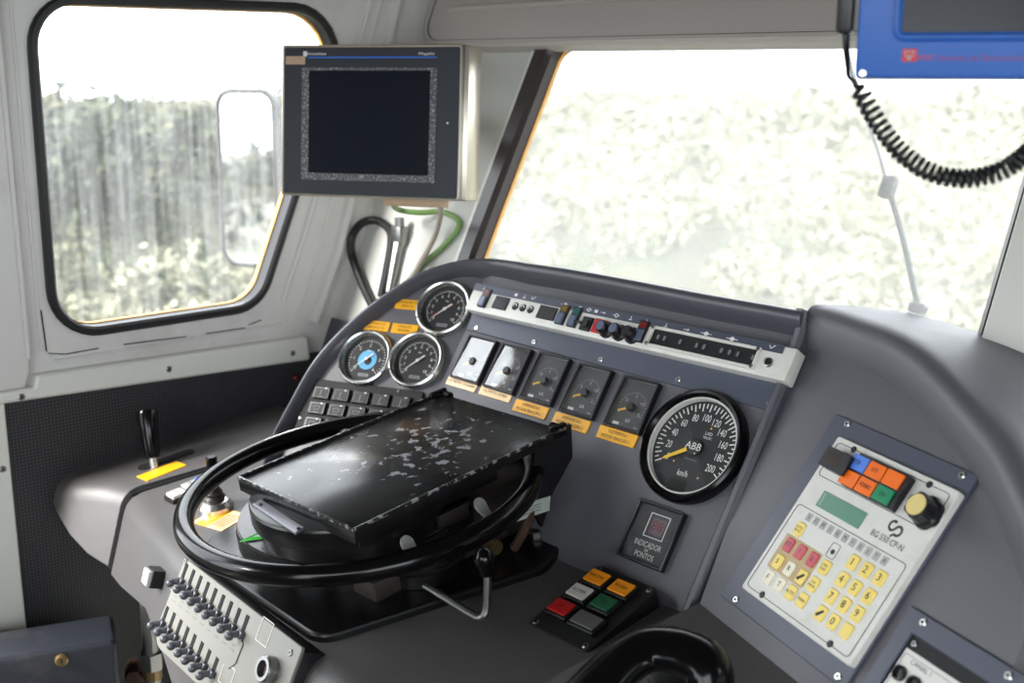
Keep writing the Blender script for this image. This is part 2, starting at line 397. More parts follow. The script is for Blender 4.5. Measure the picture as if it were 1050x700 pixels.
    def build(s, name, parent=None, mat=None, angle=25, kind=None):
        me = bpy.data.meshes.new(name)
        P = mat if mat is not None else (ROOT[parent.name] if parent is not None else Matrix.Identity(4)); inv = P.inverted()
        me.from_pydata([inv @ v for v in s.v], [], s.f)
        for m in s.mats: me.materials.append(m)
        me.polygons.foreach_set('material_index', s.mi)
        bm = bmesh.new(); bm.from_mesh(me); bmesh.ops.recalc_face_normals(bm, faces=bm.faces) ; bm.to_mesh(me); bm.free()
        me.polygons.foreach_set('use_smooth', [True] * len(me.polygons))
        me.set_sharp_from_angle(angle=math.radians(angle)); me.update()
        o = bpy.data.objects.new(name, me); C.objects.link(o)
        if parent is not None: o.parent = parent; ROOT[o.name] = P
        else: o.matrix_world = P; ROOT[o.name] = P
        if kind: o['kind'] = kind
        return o
def tag(o, label, cat, group=None, kind=None):
    o['label'] = label; o['category'] = cat
    if group: o['group'] = group
    if kind: o['kind'] = kind
    return o
def thing(name, label, cat, fr, group=None):
    o = bpy.data.objects.new(name, None); C.objects.link(o); o.empty_display_size = .02
    o.matrix_world = fr; ROOT[o.name] = fr.copy(); return tag(o, label, cat, group)
def dup(root, fr, label, group=None):
    r = root.copy(); C.objects.link(r); r.matrix_world = fr; r['label'] = label
    if group: r['group'] = group
    for ch in list(root.children):
        c = ch.copy(); C.objects.link(c); c.parent = r
        for g in list(ch.children):
            d = g.copy(); C.objects.link(d); d.parent = c
    return r

# ---------------------------------------------------------------- the surfaces everything sits on
P0 = CAM + ray(709, 456) * 1.5
FM = tilted(P0, 56)                                     # main instrument face
D0 = FM @ Vector((0, -.195, 0))
FD = tilted(D0, 8)                                      # desk top
FL = tilted(FM @ Vector((-.495, 0, 0)), 55, 24)         # left wing of the instrument face
SEAM = FM @ meet(780, 460, FM)
FR = tilted(SEAM, 54, -21)                              # right wing
XW = -1.88                                              # inner face of the left cab wall
FW = frame((XW, 0, H), (0, 1, 0), (0, 0, 1))            # wall frame: x = forward, y = up, z = into the cab
RAKE = math.radians(66)
FF = frame((0, 1.25, H - .5), (1, 0, 0), (0, math.cos(RAKE), math.sin(RAKE)))   # outward leaning cab front
# ================================================================ the cab shell
def struct(o): o['kind'] = 'structure'; return o
# --- left wall with its window
WIN = roundpoly([(.722, -.425), (1.095, -.425), (1.322, .098), (.728, .098)], [.075, .075, .085, .075], 8)
b = MB(FW)
b.prism([(-1.6, -1.45), (1.252, -1.45), (1.252, -.5), (1.52, .1), (1.68, .5), (-1.6, .5)], [WIN, roundpoly([(-1.15, -1.35), (-.06, -1.35), (-.06, .46), (-1.15, .46)], .04, 4), roundpoly([(.0, -.72), (.572, -.72), (.572, .12), (.0, .12)], .04, 4)], -.036, 0, M['white_wall'])
struct(b.build('wall_left'))
b = MB(FW)                                              # pressed ribs of the corner beside the window
for (pts, r) in (([(1.1463, -.4198), (1.2048, -.2868), (1.3608, .116), (1.5, .48)], .006), ([(1.2115, -.4712), (1.2715, -.3425), (1.4216, .118), (1.56, .48)], .012), ([(1.172, -.455), (1.236, -.315), (1.385, .118)], .004)):
    b.tube([(x, y, .0) for x, y in pts], r, M['white_wall'], n=8)
b.tube([(.735, -.455), (.7, -.4)] and [(.70, .35, 0), (.70, -.44, 0), (.72, -.465, 0), (1.14, -.465, 0)], .003, M['white_wall'], n=6)
struct(b.build('trim_1'))
b = MB(FW)                                              # raised white post beside the window
b.plate([(.60, -.4968), (.665, -.4968), (.676, -.47), (.688, .5), (.60, .5)], 0, .016, M['white_wall'], .006)
b.rplate(.672, .0, .006, .9, .002, .016, .019, M['white_wall'])
struct(b.build('trim_2'))
b = MB(FW)                                              # stepped white rail under the window
b.plate(roundpoly([(.59, -.5135), (.62, -.5145), (1.19, -.538), (1.185, -.492), (.682, -.478), (.676, -.4965), (.59, -.4965)], [0, 0, .006, .006, .006, .004, 0], 3), 0, .02, M['white_panel'], .005)
for x, y in ((.655, -.508), (.905, -.506), (1.15, -.518)): b.screw(x, y, .0198, .0055)
struct(b.build('trim_3'))
b = MB(FW)
b.plate([(.62, -1.40), (1.25, -1.40), (1.25, -.53), (.62, -.512)], 0, .006, M['perforated'])
struct(b.build('trim_4'))
b = MB(FW)                                              # white upright strip at the door
b.rplate(.605, -.98, .052, .93, .004, 0, .014, M['white_panel'], .003)
b.screw(.618, -.905, .0138, .0055); b.screw(.618, -.62, .0138, .0055)
struct(b.build('trim_5'))
# window: rubber seal, sealant bead, streaky pane
b = MB(FW); b.ring(grow(WIN, .008), grow(WIN, -.0075), -.02, .010, M['rubber'], soft=.004)
w1 = b.build('window_1'); struct(w1)
b = MB(FW); b.ring(grow(WIN, -.006), grow(WIN, -.0095), -.03, -.020, M['sealant']); b.build('sealant_bead', w1)
M['side_glass'] = dirty_glass('streaky_side_glass', .03, .115, (9, 70, 3.0))
b = MB(FW); b.plate(grow(WIN, -.007), -.030, -.024, M['side_glass']); b.build('pane', w1)
b = MB(FW)                                              # cracked paint seam round the window panel
for q in (((67, 363), (101, 357)), ((127, 353), (191, 345)), ((211, 342), (251, 336)), ((255, 333), (268, 328)), ((42, 318), (48, 362), (66, 363))):
    b.tube([meet(x, y, FW, .0005) for x, y in q], .0012, M['rubber'], n=5)
struct(b.build('trim_9'))
# --- cab front, leaning outward, with two windscreens
SC = [(-1.578, .150), (-.640, .150), (-.640, .594), (-1.545, .594)]
SCR = roundpoly(SC, [.03, .02, .04, .03], 5)
SC2 = roundpoly([(-.50, .150), (.9, .150), (.9, .594), (-.50, .594)], .03, 4)
b = MB(FF)
b.prism([(-1.9, -1.0), (1.2, -1.0), (1.2, 1.2), (-1.9, 1.2)], [SCR, SC2], -.04, 0, M['front_paint'])
struct(b.build('wall_front'))
b = MB(FF); b.rplate(-1.70, -.10, .42, .26, .004, .0, .012, M['plastic_dark'], .002); struct(b.build('trim_6'))
b = MB(FF)
inn = roundpoly([(-1.548, .165), (-.648, .165), (-.648, .585), (-1.515, .585)], [.03, .02, .04, .03], 5)
out = roundpoly([(-1.592, .13), (-.632, .13), (-.632, .61), (-1.559, .61)], [.03, .02, .04, .03], 5)
b.ring(out, inn, -.02, .012, M['brown_rubber'], soft=.008)
w2 = b.build('window_2'); struct(w2)
b = MB(FF); b.ring(grow(inn, .003), grow(inn, -.002), -.022, -.014, M['sealant']); b.build('sealant_bead', w2)
b = MB(FF); b.ring(grow(out, .006), grow(out, -.002), 0, .006, M['white_panel']); b.build('frame_edge', w2)
M['front_glass'] = dirty_glass('dusty_windscreen', .21, .26, (5, 5, 5))
b = MB(FF); b.plate(grow(inn, .006), -.024, -.018, M['front_glass']); b.build('pane', w2)
# headliner box over the windscreen
b = MB(FF)
hd = roundpoly([(-1.862, .570), (1.1, .570), (1.1, 1.15), (-1.862, 1.15)], [.055, 0, 0, .03], 7)
b.plate(hd, 0, .03, M['header'], .006)
b.ring(grow(hd, -.004), grow(hd, -.010), .03, .0335, M['header']); b.ring(grow(hd, -.0105), grow(hd, -.0125), .03, .0305, M['black_matt'])
b.tube([(-1.80, .640, .031), (-1.78, .643, .033), (1.0, .660, .033)], .005, M['header'], n=8)
struct(b.build('trim_7'))
# right windscreen post
b = MB(FF)
b.plate([(-.632, -.3), (-.50, -.3), (-.50, .62), (-.632, .62)], 0, .03, M['white_panel'], .006)
struct(b.build('trim_8'))
# ceiling, floor, rear and right walls (behind the camera)
b = MB(); b.box((-.35, .0, H + .53), (3.2, 3.5, .04), M['bulkhead']); struct(b.build('ceiling'))
b = MB(); b.box((-.35, -.2, -.02), (3.2, 3.2, .04), M['floor']); struct(b.build('floor'))
b = MB(frame((0, -1.2, 0), (1, 0, 0), (0, 0, 1)))
b.prism([(-1.93, 0), (1.2, 0), (1.2, H + .5), (-1.93, H + .5)], [[(-.68, .35), (1.15, .35), (1.15, 1.88), (-.68, 1.88)]], -.02, .02, M['bulkhead']); struct(b.build('wall_back'))
b = MB(frame((1.22, 0, 0), (0, 1, 0), (0, 0, 1)))
b.prism([(-1.2, 0), (1.25, 0), (1.6, H + .5), (-1.2, H + .5)], [[(-1.1, .9), (.35, .9), (.35, 1.8), (-1.1, 1.8)]], -.02, .02, M['bulkhead']); struct(b.build('wall_right'))

# ================================================================ outside
def gz(x, y):
    d = max(0, -x - 3.0); f = max(0, y - 6)
    r = math.hypot(d, f * .8)
    s = min(1, r / 26); s = s * s * (3 - 2 * s)
    return -1.15 + s * (1.3 - .9 * min(1, f / 14)) + .18 * math.sin(x * .9 + y * .5) * min(1, r / 5) + .1 * math.sin(x * 2.3 - y * 1.7) * min(1, r / 5)
M['ground'] = pm('dry_grass_ground', (66, 66, 50), .9, var=.35, vscale=1.5, dirt=(80, 88, 58), dscale=.5, damt=.9)
b = MB(); n = 90
vs = []; fs = []
for i in range(n + 1):
    for j in range(n + 1):
        x = -70 + 82 * i / n; y = -60 + 135 * j / n; vs.append((x, y, gz(x, y)))
for i in range(n):
    for j in range(n): a = i * (n + 1) + j; fs.append((a, a + n + 1, a + n + 2, a + 1))
b.add(vs, fs, M['ground']); g = b.build('ground', angle=180); g['kind'] = 'structure'
M['scrub_a'] = pm('pale_scrub', (88, 88, 66), .9, var=.3, vscale=3)
M['scrub_b'] = pm('green_scrub', (58, 65, 47), .9, var=.3, vscale=3)
M['scrub_c'] = pm('dark_scrub', (38, 45, 38), .9, var=.3, vscale=3)
M['straw'] = pm('straw_grass', (138, 138, 116), .9, var=.25, vscale=3)
M['bark'] = pm('bark', (96, 84, 70), .9, var=.3)
def leaves(b, c, r, n, mats, size, flat=.8):
    for _ in range(n):
        d = Vector((random.gauss(0, 1), random.gauss(0, 1), random.gauss(0, 1))).normalized() * (random.random() ** .4)
        p = Vector(c) + Vector((d.x * r, d.y * r, d.z * r * flat))
        u = Vector((random.gauss(0, 1), random.gauss(0, 1), random.gauss(0, 1))).normalized(); w = u.orthogonal().normalized()
        s = size * random.uniform(.6, 1.3)
        b.add([p - u * s, p - w * s * .5, p + u * s, p + w * s * .5], [(0, 1, 2, 3)], random.choice(mats))
b = MB()
for k in range(420):
    x = random.uniform(-45, 4); y = random.uniform(1, 55)
    if math.hypot(x, y) < 6 or (x > -3.4 and y < 9): continue
    r = random.uniform(.3, .9) * (1 if math.hypot(x, y) < 20 else 1.5)
    leaves(b, (x, y, gz(x, y) + r * .4), r, 130, [[M['scrub_a'], M['scrub_a'], M['scrub_b']], [M['scrub_b'], M['scrub_c']], [M['scrub_a']]][random.randrange(3)] if y < -.85 * x else [[M['straw']], [M['straw'], M['scrub_a']]][random.randrange(2)], r * .13)
for k in range(420):                                    # low clumps near the track
    x = random.uniform(-16, -4.2); y = random.uniform(-2, min(22, -x * .85)); r = random.uniform(.12, .4)
    leaves(b, (x, y, gz(x, y) + r * .3), r, 60, random.choice([[M['scrub_a']], [M['scrub_a'], M['scrub_b']], [M['scrub_b'], M['scrub_c']]]), r * .14)
for k in range(520):                                    # bushes up the bank, as seen from the two windows
    d = random.uniform(5, 24); q = random.uniform(.30, .80) if k < 260 else random.uniform(.8, 2.4)
    x, y = (-d, d * q) if k < 260 else (-d * 1.1 / (1 + q * .35), d * q / (1 + q * .35) + 3)
    r = random.uniform(.25, .55) * (.6 + d / 24)
    leaves(b, (x, y, gz(x, y) + r * .35), r, 110, random.choice(([[M['scrub_a'], M['scrub_b']], [M['scrub_b'], M['scrub_b'], M['scrub_c']]] if d > 12 else [[M['scrub_a']], [M['scrub_a'], M['straw']], [M['straw']]]) if k < 260 else [[M['straw']], [M['straw']], [M['straw'], M['scrub_a']]]), r * .12)
for k in range(320):
    x = random.uniform(-26, -4.5); y = random.uniform(-40, 1); r = random.uniform(.4, 1.3)
    leaves(b, (x, y, gz(x, y) + r * .5), r, 90, [M['scrub_b'], M['scrub_c'], M['scrub_a']], r * .14)
o = b.build('scrub', angle=180); tag(o, 'pale dry scrub and grass covering the bank outside the windows', 'scrub', kind='stuff')
def tree(x, y, h, r, label, mats):
    z = gz(x, y); t = thing('tree', label, 'tree', Matrix.Translation((x, y, z)), 'trees seen through the side window')
    b = MB(); b.tube(catmull([(x, y, z - .2), (x + .1, y, z + h * .4), (x, y + .1, z + h * .8)], 4), h * .035, M['bark'], r1=h * .012, n=8); b.build('trunk', t)
    b = MB()
    for k in range(7): leaves(b, (x + random.uniform(-.5, .5) * r, y + random.uniform(-.5, .5) * r, z + h * (.35 + .6 * k / 7)), r * (1.0 - .08 * k), 420, mats, r * .07)
    b.build('foliage', t, angle=180)
tree(-14.5, 6.2, 1.3, 1.1, 'bushy grey green tree farthest left through the streaky side window', [M['scrub_c'], M['scrub_b']])
tree(-15.5, 8.6, 1.2, 1.0, 'grey green tree left of middle in the streaky side window', [M['scrub_c'], M['scrub_b']])
tree(-19.0, 13.4, .9, .8, 'dark tree left of the outside mirror in the side window', [M['scrub_c']])
tree(-20.0, 17.5, 1.0, 1.0, 'dark tree just behind the outside mirror, partly hidden by the terminal', [M['scrub_c'], M['scrub_b']])
tree(-12.0, 8.6, 1.1, .7, 'low yellow green bush in the lower middle of the side window', [M['scrub_a'], M['scrub_b']])
# outside rear view mirror beyond the side window
fm = frame((-2.12, 1.225, H - .222), (.889, .457, 0), (-.009, .018, 1))
m_ = thing('rear_view_mirror', 'tall rounded outside mirror in grey frame seen through side window', 'mirror', fm)
b = MB(fm); ro = rrect(0, 0, .136, .352, .036, 6); b.plate(ro, -.02, -.004, M['black']); b.ring(ro, grow(ro, -.009), -.01, .004, M['black'], soft=.003); b.build('mirror_frame', m_)
b = MB(fm); b.plate(grow(ro, -.0085), -.004, 0, M['mirror']); b.build('mirror_glass', m_)
b = MB(fm); b.tube(catmull([(.0, -.02, -.02), (.08, -.06, -.05), (.2, -.10, -.02), (.28, -.12, .0)], 5), .006, M['black']); b.build('mirror_arm', m_)
# wiper outside the windscreen
pts = [meet(x, y, FF, -.045) for x, y in ((862, 30), (880, 95), (899, 150), (911, 192), (926, 245), (938, 300), (941, 316))]
wp = thing('windscreen_wiper', 'thin grey windscreen wiper resting diagonally outside the front glass', 'wiper', FF @ T(*pts[-1]))
b = MB(FF); b.tube(catmull(pts[:5], 4), .0035, M['steel'], n=8); b.build('wiper_arm', wp)
b = MB(FF); b.tube(catmull(pts[3:], 4), .0042, M['rubber'], n=8); b.box(tuple(pts[3]), (.02, .03, .014), M['rubber'], .003); b.box(tuple(pts[6]), (.022, .012, .014), M['brown_rubber'], .003); b.build('wiper_blade', wp)
# ================================================================ dashboard body
dash = thing('dashboard', 'curved dark grey driver dashboard with rounded hood under the windscreen', 'dashboard', FM)
def sweep(b, path, normals, prof, mat, flip=False, scale=None):
    """profile (a inward, c outward-normal) carried along a path of points with surface normals"""
    rings = []; k = len(path)
    for i in range(k):
        t = (path[min(i + 1, k - 1)] - path[max(i - 1, 0)]).normalized(); n = normals[i]
        n = (n - t * n.dot(t)).normalized(); w = t.cross(n)          # inward side: right of travel
        if flip: w = -w
        k_ = scale[i] if scale else (1, 0)
        rings.append([path[i] + w * (a * k_[0] + k_[1]) + n * c for a, c in prof])
    return b.loft(rings, mat, closed=True, caps=True)
NL = (FL.to_3x3() @ Vector((0, 0, 1))); NM = (FM.to_3x3() @ Vector((0, 0, 1))); NR = (FR.to_3x3() @ Vector((0, 0, 1)))
HOOD = [(.040, -.004), (.034, .004), (.026, .013), (.017, .021), (.007, .025), (-.003, .023), (-.011, .015), (-.015, .003), (-.017, -.02), (-.017, -.10), (-.004, -.10), (.036, -.02)]
pl = [(266, 492), (271, 474), (279, 450), (300, 410), (320, 375), (345, 345), (375, 318), (410, 293), (445, 275)]
pm_ = [(495, 264.5), (560, 270), (640, 283), (720, 298), (790, 310), (829, 317)]
path = [FL @ meet(x, y, FL, .012) for x, y in pl] + [FM @ meet(x, y, FM, .012) for x, y in pm_]
path = catmull(path, 5)
nor = []
for p in path:
    u = (FM.inverted() @ p).x; w = min(1, max(0, (u + .58) / .16)); nor.append((NL * (1 - w) + NM * w).normalized())
# lower the sighted crest line on to the face level, then sweep
path_f = [p - n * .012 for p, n in zip(path, nor)]
def wing_k(p):
    u = (FM.inverted() @ p).x; w = min(1, max(0, (u + .60) / .2)); return (.40 + .22 * w, .004 + .006 * w)
b = MB(); sweep(b, path_f, nor, [(a, c * .9) for a, c in HOOD], M['plastic_dark'], scale=[wing_k(p) for p in path_f]); b.build('hood', dash, angle=50)
# face: left wing + middle, curved over the fold
def facepoly(fr, pts, h=0): return [fr @ meet(x, y, fr, h) for x, y in pts]
rim = [p + ((path_f[min(i + 1, len(path) - 1)] - path_f[max(i - 1, 0)]).normalized().cross(nor[i])) * .012 for i, p in enumerate(path_f)]
b = MB()
N_ROW = 10; cols = []
for p in rim:
    q = FM.inverted() @ p
    u = q.x
    if u < -.495: # on the wing
        ql = FL.inverted() @ p; base = FL @ Vector((ql.x, -.215, 0)); top = FL @ Vector((ql.x, ql.y, 0))
    else: base = FM @ Vector((u, -.200, 0)); top = FM @ Vector((u, q.y, 0))
    cols.append((top, base))
ux = (FM.inverted() @ rim[-1]).x
for uu in (.085, .092): cols.append((FM @ Vector((uu, .178, 0)), FM @ Vector((uu, -.200, 0))))
rings = [[t.lerp(bt, k / N_ROW) for k in range(N_ROW + 1)] for t, bt in cols]
vs = [p for r in rings for p in r]; fs = []
m = N_ROW + 1
for i in range(len(rings) - 1):
    for k in range(N_ROW): fs.append((i * m + k, i * m + k + 1, (i + 1) * m + k + 1, (i + 1) * m + k))
b.add(vs, fs, M['plastic'])
back = [p - NM * .05 for p in vs]; b.add(back, [tuple(reversed(f)) for f in fs], M['plastic'])
b.build('instrument_face', dash, angle=30)
# raised edge moulding down the right border of the middle section
b = MB()
pr = [(.083, 0), (.085, .006), (.089, .010), (.096, .011), (.101, .006), (.103, -.03), (.09, -.04)]
rows = [.196, .17, .1, .0, -.1, -.18, -.205]
b.loft([[(u - max(0, (v - .12)) * .10, v, w + max(0, v - .17) * .4) for u, w in pr] for v in rows], M['plastic_dark'], X=FM)
b.build('edge_moulding', dash)
# ---------------------------------------------------------------- right wing
rw = thing('side_dashboard', 'right hand grey dashboard wing with curved hood carrying white keypad unit', 'dashboard', FR)
pr_ = [(831, 316), (838, 318.5), (850, 321.5), (880, 332), (914, 345), (938, 360), (960, 379), (994, 415), (1023, 450), (1040, 479), (1062, 524), (1090, 590)]
path = catmull([FR @ meet(x, y, FR, .02) for x, y in pr_], 5); nr = [NR] * len(path)
path_f = [p - NR * .02 for p in path]
HOOD2 = [(.046, -.004), (.040, .003), (.030, .010), (.018, .018), (.008, .022), (-.002, .021), (-.010, .014), (-.018, .0), (-.035, -.03), (-.075, -.11), (-.09, -.16), (-.05, -.16), (.036, -.03)]
b = MB(); sweep(b, path_f, nr, HOOD2, M['plastic']); b.build('hood', rw, angle=50)
ri = [FR.inverted() @ (p + ((path_f[min(i + 1, len(path) - 1)] - path_f[max(i - 1, 0)]).normalized().cross(NR)) * .036) for i, p in enumerate(path_f)]
out = [(p.x, p.y) for p in ri if p.x > -.03]
out = [(-.048, .172)] + out + [(.50, -.32), (.46, -.32)] + [(.46, -.195), (.062, -.195), (.02, -.08), (-.012, .05)]
b = MB(FR); b.prism(out, [], -.05, 0, M['plastic']); b.build('instrument_face', rw)
FRD = tilted(FR @ Vector((0, -.19, 0)), 8, -21)
b = MB(FRD); b.prism([(.058, .004), (.50, .004), (.50, -.30), (.148, -.30), (.102, -.19)], [], -.05, 0, M['desk'])
b.build('ledge', rw)

# ================================================================ the desk
def desk_section(x, yb, yf, fr, yz):
    """cross section of desk at a column: back of top, front of top, rounded nose, apron"""
    pass
def dk(u, v, h=0): return FD @ Vector((u, v, h))
FD6 = tilted(D0, 6)
def section(fr, ub, vb, uf, vf, drop, mid=None):
    """closed ring: top back -> top front -> nose -> apron bottom -> underside"""
    A = fr @ Vector((ub, vb, 0)); B = fr @ Vector((uf, vf, 0)); t = (B - A).normalized()
    ap = Vector((0, -.30, -1)).normalized()
    r = .028; ring = [A]
    for k in (.25, .5, .75): ring.append(A.lerp(B, k))
    p = B - t * r; ring.append(p)
    for k in range(1, 6):
        w = k / 6; ring.append((B - t * r) * (1 - w) ** 2 + B * 2 * w * (1 - w) + (B + ap * r) * w * w)
    ring.append(B + ap * r); ring.append(B + ap * drop * .6); ring.append(B + ap * (drop - .012)); e = B + ap * drop
    ring.append(e + Vector((0, .014, 0)))
    back = Vector((0, .12, .0)); ring.append(e + back); ring.append(Vector((A.x, A.y, e.z)) + Vector((0, .0, .02)))
    return ring
desk = thing('driver_desk', 'grey sloping driver desk with rounded apron holding wheel and push buttons', 'desk', FD)
secs = [section(FD, -.772, .0, -.8205, -.268, .138), section(FD, -.75, .0, -.76, -.281, .133), section(FD, -.70, .0, -.70, -.291, .126), section(FD, -.64, .0, -.6473, -.298, .122), section(FD, -.53, .0, -.5412, -.316, .15), section(FD, -.38, .0, -.39, -.324, .24), section(FD, -.2, .0, -.20, -.345, .26), section(FD, -.06, .0, -.06, -.36, .26), section(FD, .085, .0, .105, -.37, .26)]
b = MB(); b.loft(secs, M['desk']); b.build('desk_top', desk, angle=40)
cons = thing('side_console', 'grey side console by left wall with a slot for the black lever', 'console', FD6)
wl = XW - D0.x + .003
secs = [section(FD6, wl, .10, wl, -.318, .05), section(FD6, wl + .02, .10, wl + .02, -.316, .065), section(FD6, wl + .06, .10, wl + .06, -.304, .095), section(FD6, -.85, .05, -.875, -.285, .122), section(FD6, -.776, .05, -.826, -.270, .134)]
b = MB(); b.loft(secs, M['desk']); b.build('console_shell', cons, angle=40)
sl = up(FD6, -.8655, -.168, .001)
b = MB(FD6); b.plate([(p[0], p[1]) for p in rrect(-.887, -.165, .022, .10, .011, 5)], .0005, .0025, M['void']); b.build('lever_slot', cons)
# groove along the seam
b = MB(); b.tube([FD @ Vector((-.773 + .325 * v * .55, v, .001)) for v in (0, -.06, -.12, -.18, -.24, -.262)], .0028, M['void'], n=6); b.build('seam_strip', desk)
# seam between desk and right wing
b = MB(); b.tube([FD @ Vector((.097, v, .0005)) for v in (-.002, -.1, -.2, -.3, -.36)], .0028, M['void'], n=6); b.build('seam_strip', desk)

# ================================================================ round gauges
def ticks(b, n, a0, a1, r0, r1, w, z, mat, X=None, major=1, rm=None):
    for i in range(n + 1):
        a = math.radians(a0 + (a1 - a0) * i / n); q = r0 if (i % major == 0) else (rm if rm else r0)
        b.bar2(q * math.cos(a), q * math.sin(a), r1 * math.cos(a), r1 * math.sin(a), w, z, mat, X)
def gauge(fr, label, nums, div, blue=False, red=False, hub=False):
    g = thing('pressure_gauge', label, 'gauge', fr, 'round pressure gauges on the left wing')
    R = .0475
    b = MB(fr); b.lathe([(R, -.002), (R + .0005, .008), (R - .0015, .0125), (R - .004, .014), (R - .0065, .0125), (R - .0085, .006), (R - .0095, .0015), (R - .0095, -.002)], M['chrome'], n=48)
    for a in (90, 210, 330): b.screw((R - .003) * math.cos(math.radians(a)), (R - .003) * math.sin(math.radians(a)), .0125, .0016, M['black_matt'])
    b.build('bezel', g)
    d = MB(fr); d.disc(0, 0, R - .0085, .0012, M['dial'], 40)
    z = .0016; n = len(nums) - 1
    if blue:
        d.ring([(.0165 * math.cos(2 * PI * i / 32) + .001, .0165 * math.sin(2 * PI * i / 32) - .001) for i in range(32)], [(.0065 * math.cos(2 * PI * i / 32) + .003, .0065 * math.sin(2 * PI * i / 32) - .003) for i in range(32)], z, z + .0003, M['blue_dial'])
    ticks(d, n * div, 225, -45, .0275, .0325, .0007, z, M['white_ink'], major=div, rm=.030)
    for i, t in enumerate(nums):
        a = math.radians(225 - 270 * i / n); d.text(t, .0072, .0232 * math.cos(a), .0232 * math.sin(a), z + .0004, M['white_ink'])
    d.text('bar', .0048, 0, .0145, z + .0005, M['white_ink'])
    d.rplate(.001, -.0268, .019, .0055, .001, z, z + .0003, M['grey_ink']); d.text('0-%s bar' % nums[-1], .0034, .001, -.0268, z + .0006, M['dial'])
    d.build('dial', g)
    b = MB(fr); a = math.radians(222)
    b.plate([(.0095 * -math.cos(a) - .001, .0095 * -math.sin(a) + .001), (-.012 * math.cos(a) + .0012, -.012 * math.sin(a) - .0012), (.027 * math.cos(a), .027 * math.sin(a))], .004, .0046, M['needle_white'])
    b.bar2(0, 0, -.014 * math.cos(a), -.014 * math.sin(a), .0028, .004, M['needle_white'], t=.0006); b.disc(0, 0, .0028, .0046, M['needle_white'], 16, .0008); b.build('needle', g)
    if red:
        b = MB(fr); a = math.radians(214); b.bar2(-.016 * math.cos(a), -.016 * math.sin(a), .025 * math.cos(a), .025 * math.sin(a), .0009, .003, M['needle_red'], t=.0005); b.build('red_needle', g)['label'] = 'thin red needle'
    b = MB(fr); b.disc(0, 0, R - .008, .0075, M['clear'], 40, .001); b.build('cover_glass', g)
    return g
FLi = FL.inverted()
def on_left(x, y, h=0): return meet(x, y, FL, h)
p = on_left(455, 315.5, .008); gauge(at(FL, p.x, p.y), 'round chrome gauge with red and white needles, topmost beside the yellow plates', [str(i) for i in range(11)], 5, red=True)
p = on_left(374.5, 366.5, .008); gauge(at(FL, p.x, p.y), 'round chrome gauge with light blue ring on its black dial', [str(i) for i in range(7)], 5, blue=True)
p = on_left(427, 368.5, .008); gauge(at(FL, p.x, p.y), 'round chrome gauge with single white needle, right of the blue ringed one', [str(i) for i in range(11)], 5)
# engraved yellow plates
def label_plate(fr, w, h, lines, label, mat, size, group, wide=.9):
    b = MB(fr); b.rplate(0, 0, w, h, .0012, 0, .002, mat, .0005)
    for i, t in enumerate(lines): b.text(t, size, 0, (len(lines) - 1) * size * .62 - i * size * 1.24, .0023, M['ink'], wide=wide)
    return tag(b.build('label_plate', mat=fr), label, 'label plate', group)
GY = 'yellow label plates over the round gauges'
for (x, y, ln, lb) in ((418.5, 312, ('BOMBAGEM C.P', 'FREIO C.E.'), 'yellow label plate touching the top round gauge with red needle'), (386, 333.8, ('DEPÓSITO C.P', 'DEPÓSITO C.E.'), 'yellow label plate above the gauge with the blue ring'), (414.5, 337, ('CONDUTA', 'PRINCIPAL'), 'yellow label plate just below and between the other two small plates')):
    p = on_left(x, y, .002); label_plate(at(FL, p.x, p.y), .0465, .0168, ln, lb, M['yellow'], .0052, GY)
# block of black push buttons under the gauges
kb = up(FL, -.123, -.082, .004)
fk = at(FL, kb.x, kb.y)
k = thing('push_button_block', 'black block of square push buttons under the round gauges', 'button block', fk)
b = MB(fk); b.rplate(0, 0, .206, .093, .004, 0, .005, M['black_matt'], .001); b.build('base_plate', k)
for r in range(3):
    for c in range(5):
        x = -.0715 + .0358 * c; y = .0235 - .0258 * r
        b = MB(fk); b.rplate(x, y, .0305, .021, .002, .004, .010, M['black'], .0015); b.rplate(x, y - .001, .021, .0145, .001, .010, .0105, M['dial'])
        b.rplate(x + .007, y + .0075, .004, .0016, .0004, .0102, .0108, M['white_ink'])
        if r == 0: b.bar2(x, y + .004, x - .001, y - .006, .0014, .0106, M['grey_ink'])
        else:
            for q in ((-.006, .002, .006, .002), (-.006, .002, -.004, -.003), (.006, .002, .004, -.003), (-.004, -.003, .004, -.003)): b.bar2(x + q[0], y + q[1], x + q[2], y + q[3], .0008, .0106, M['grey_ink'])
        b.bar2(x - .005, y - .0075, x + .005, y - .0075, .0008, .0106, M['grey_ink'])
        b.build('push_button', k)
b = MB(fk); b.screw(-.0985, -.022, .005, .0025); b.screw(.06, .0425, .005, .0025); b.build('screw', k)

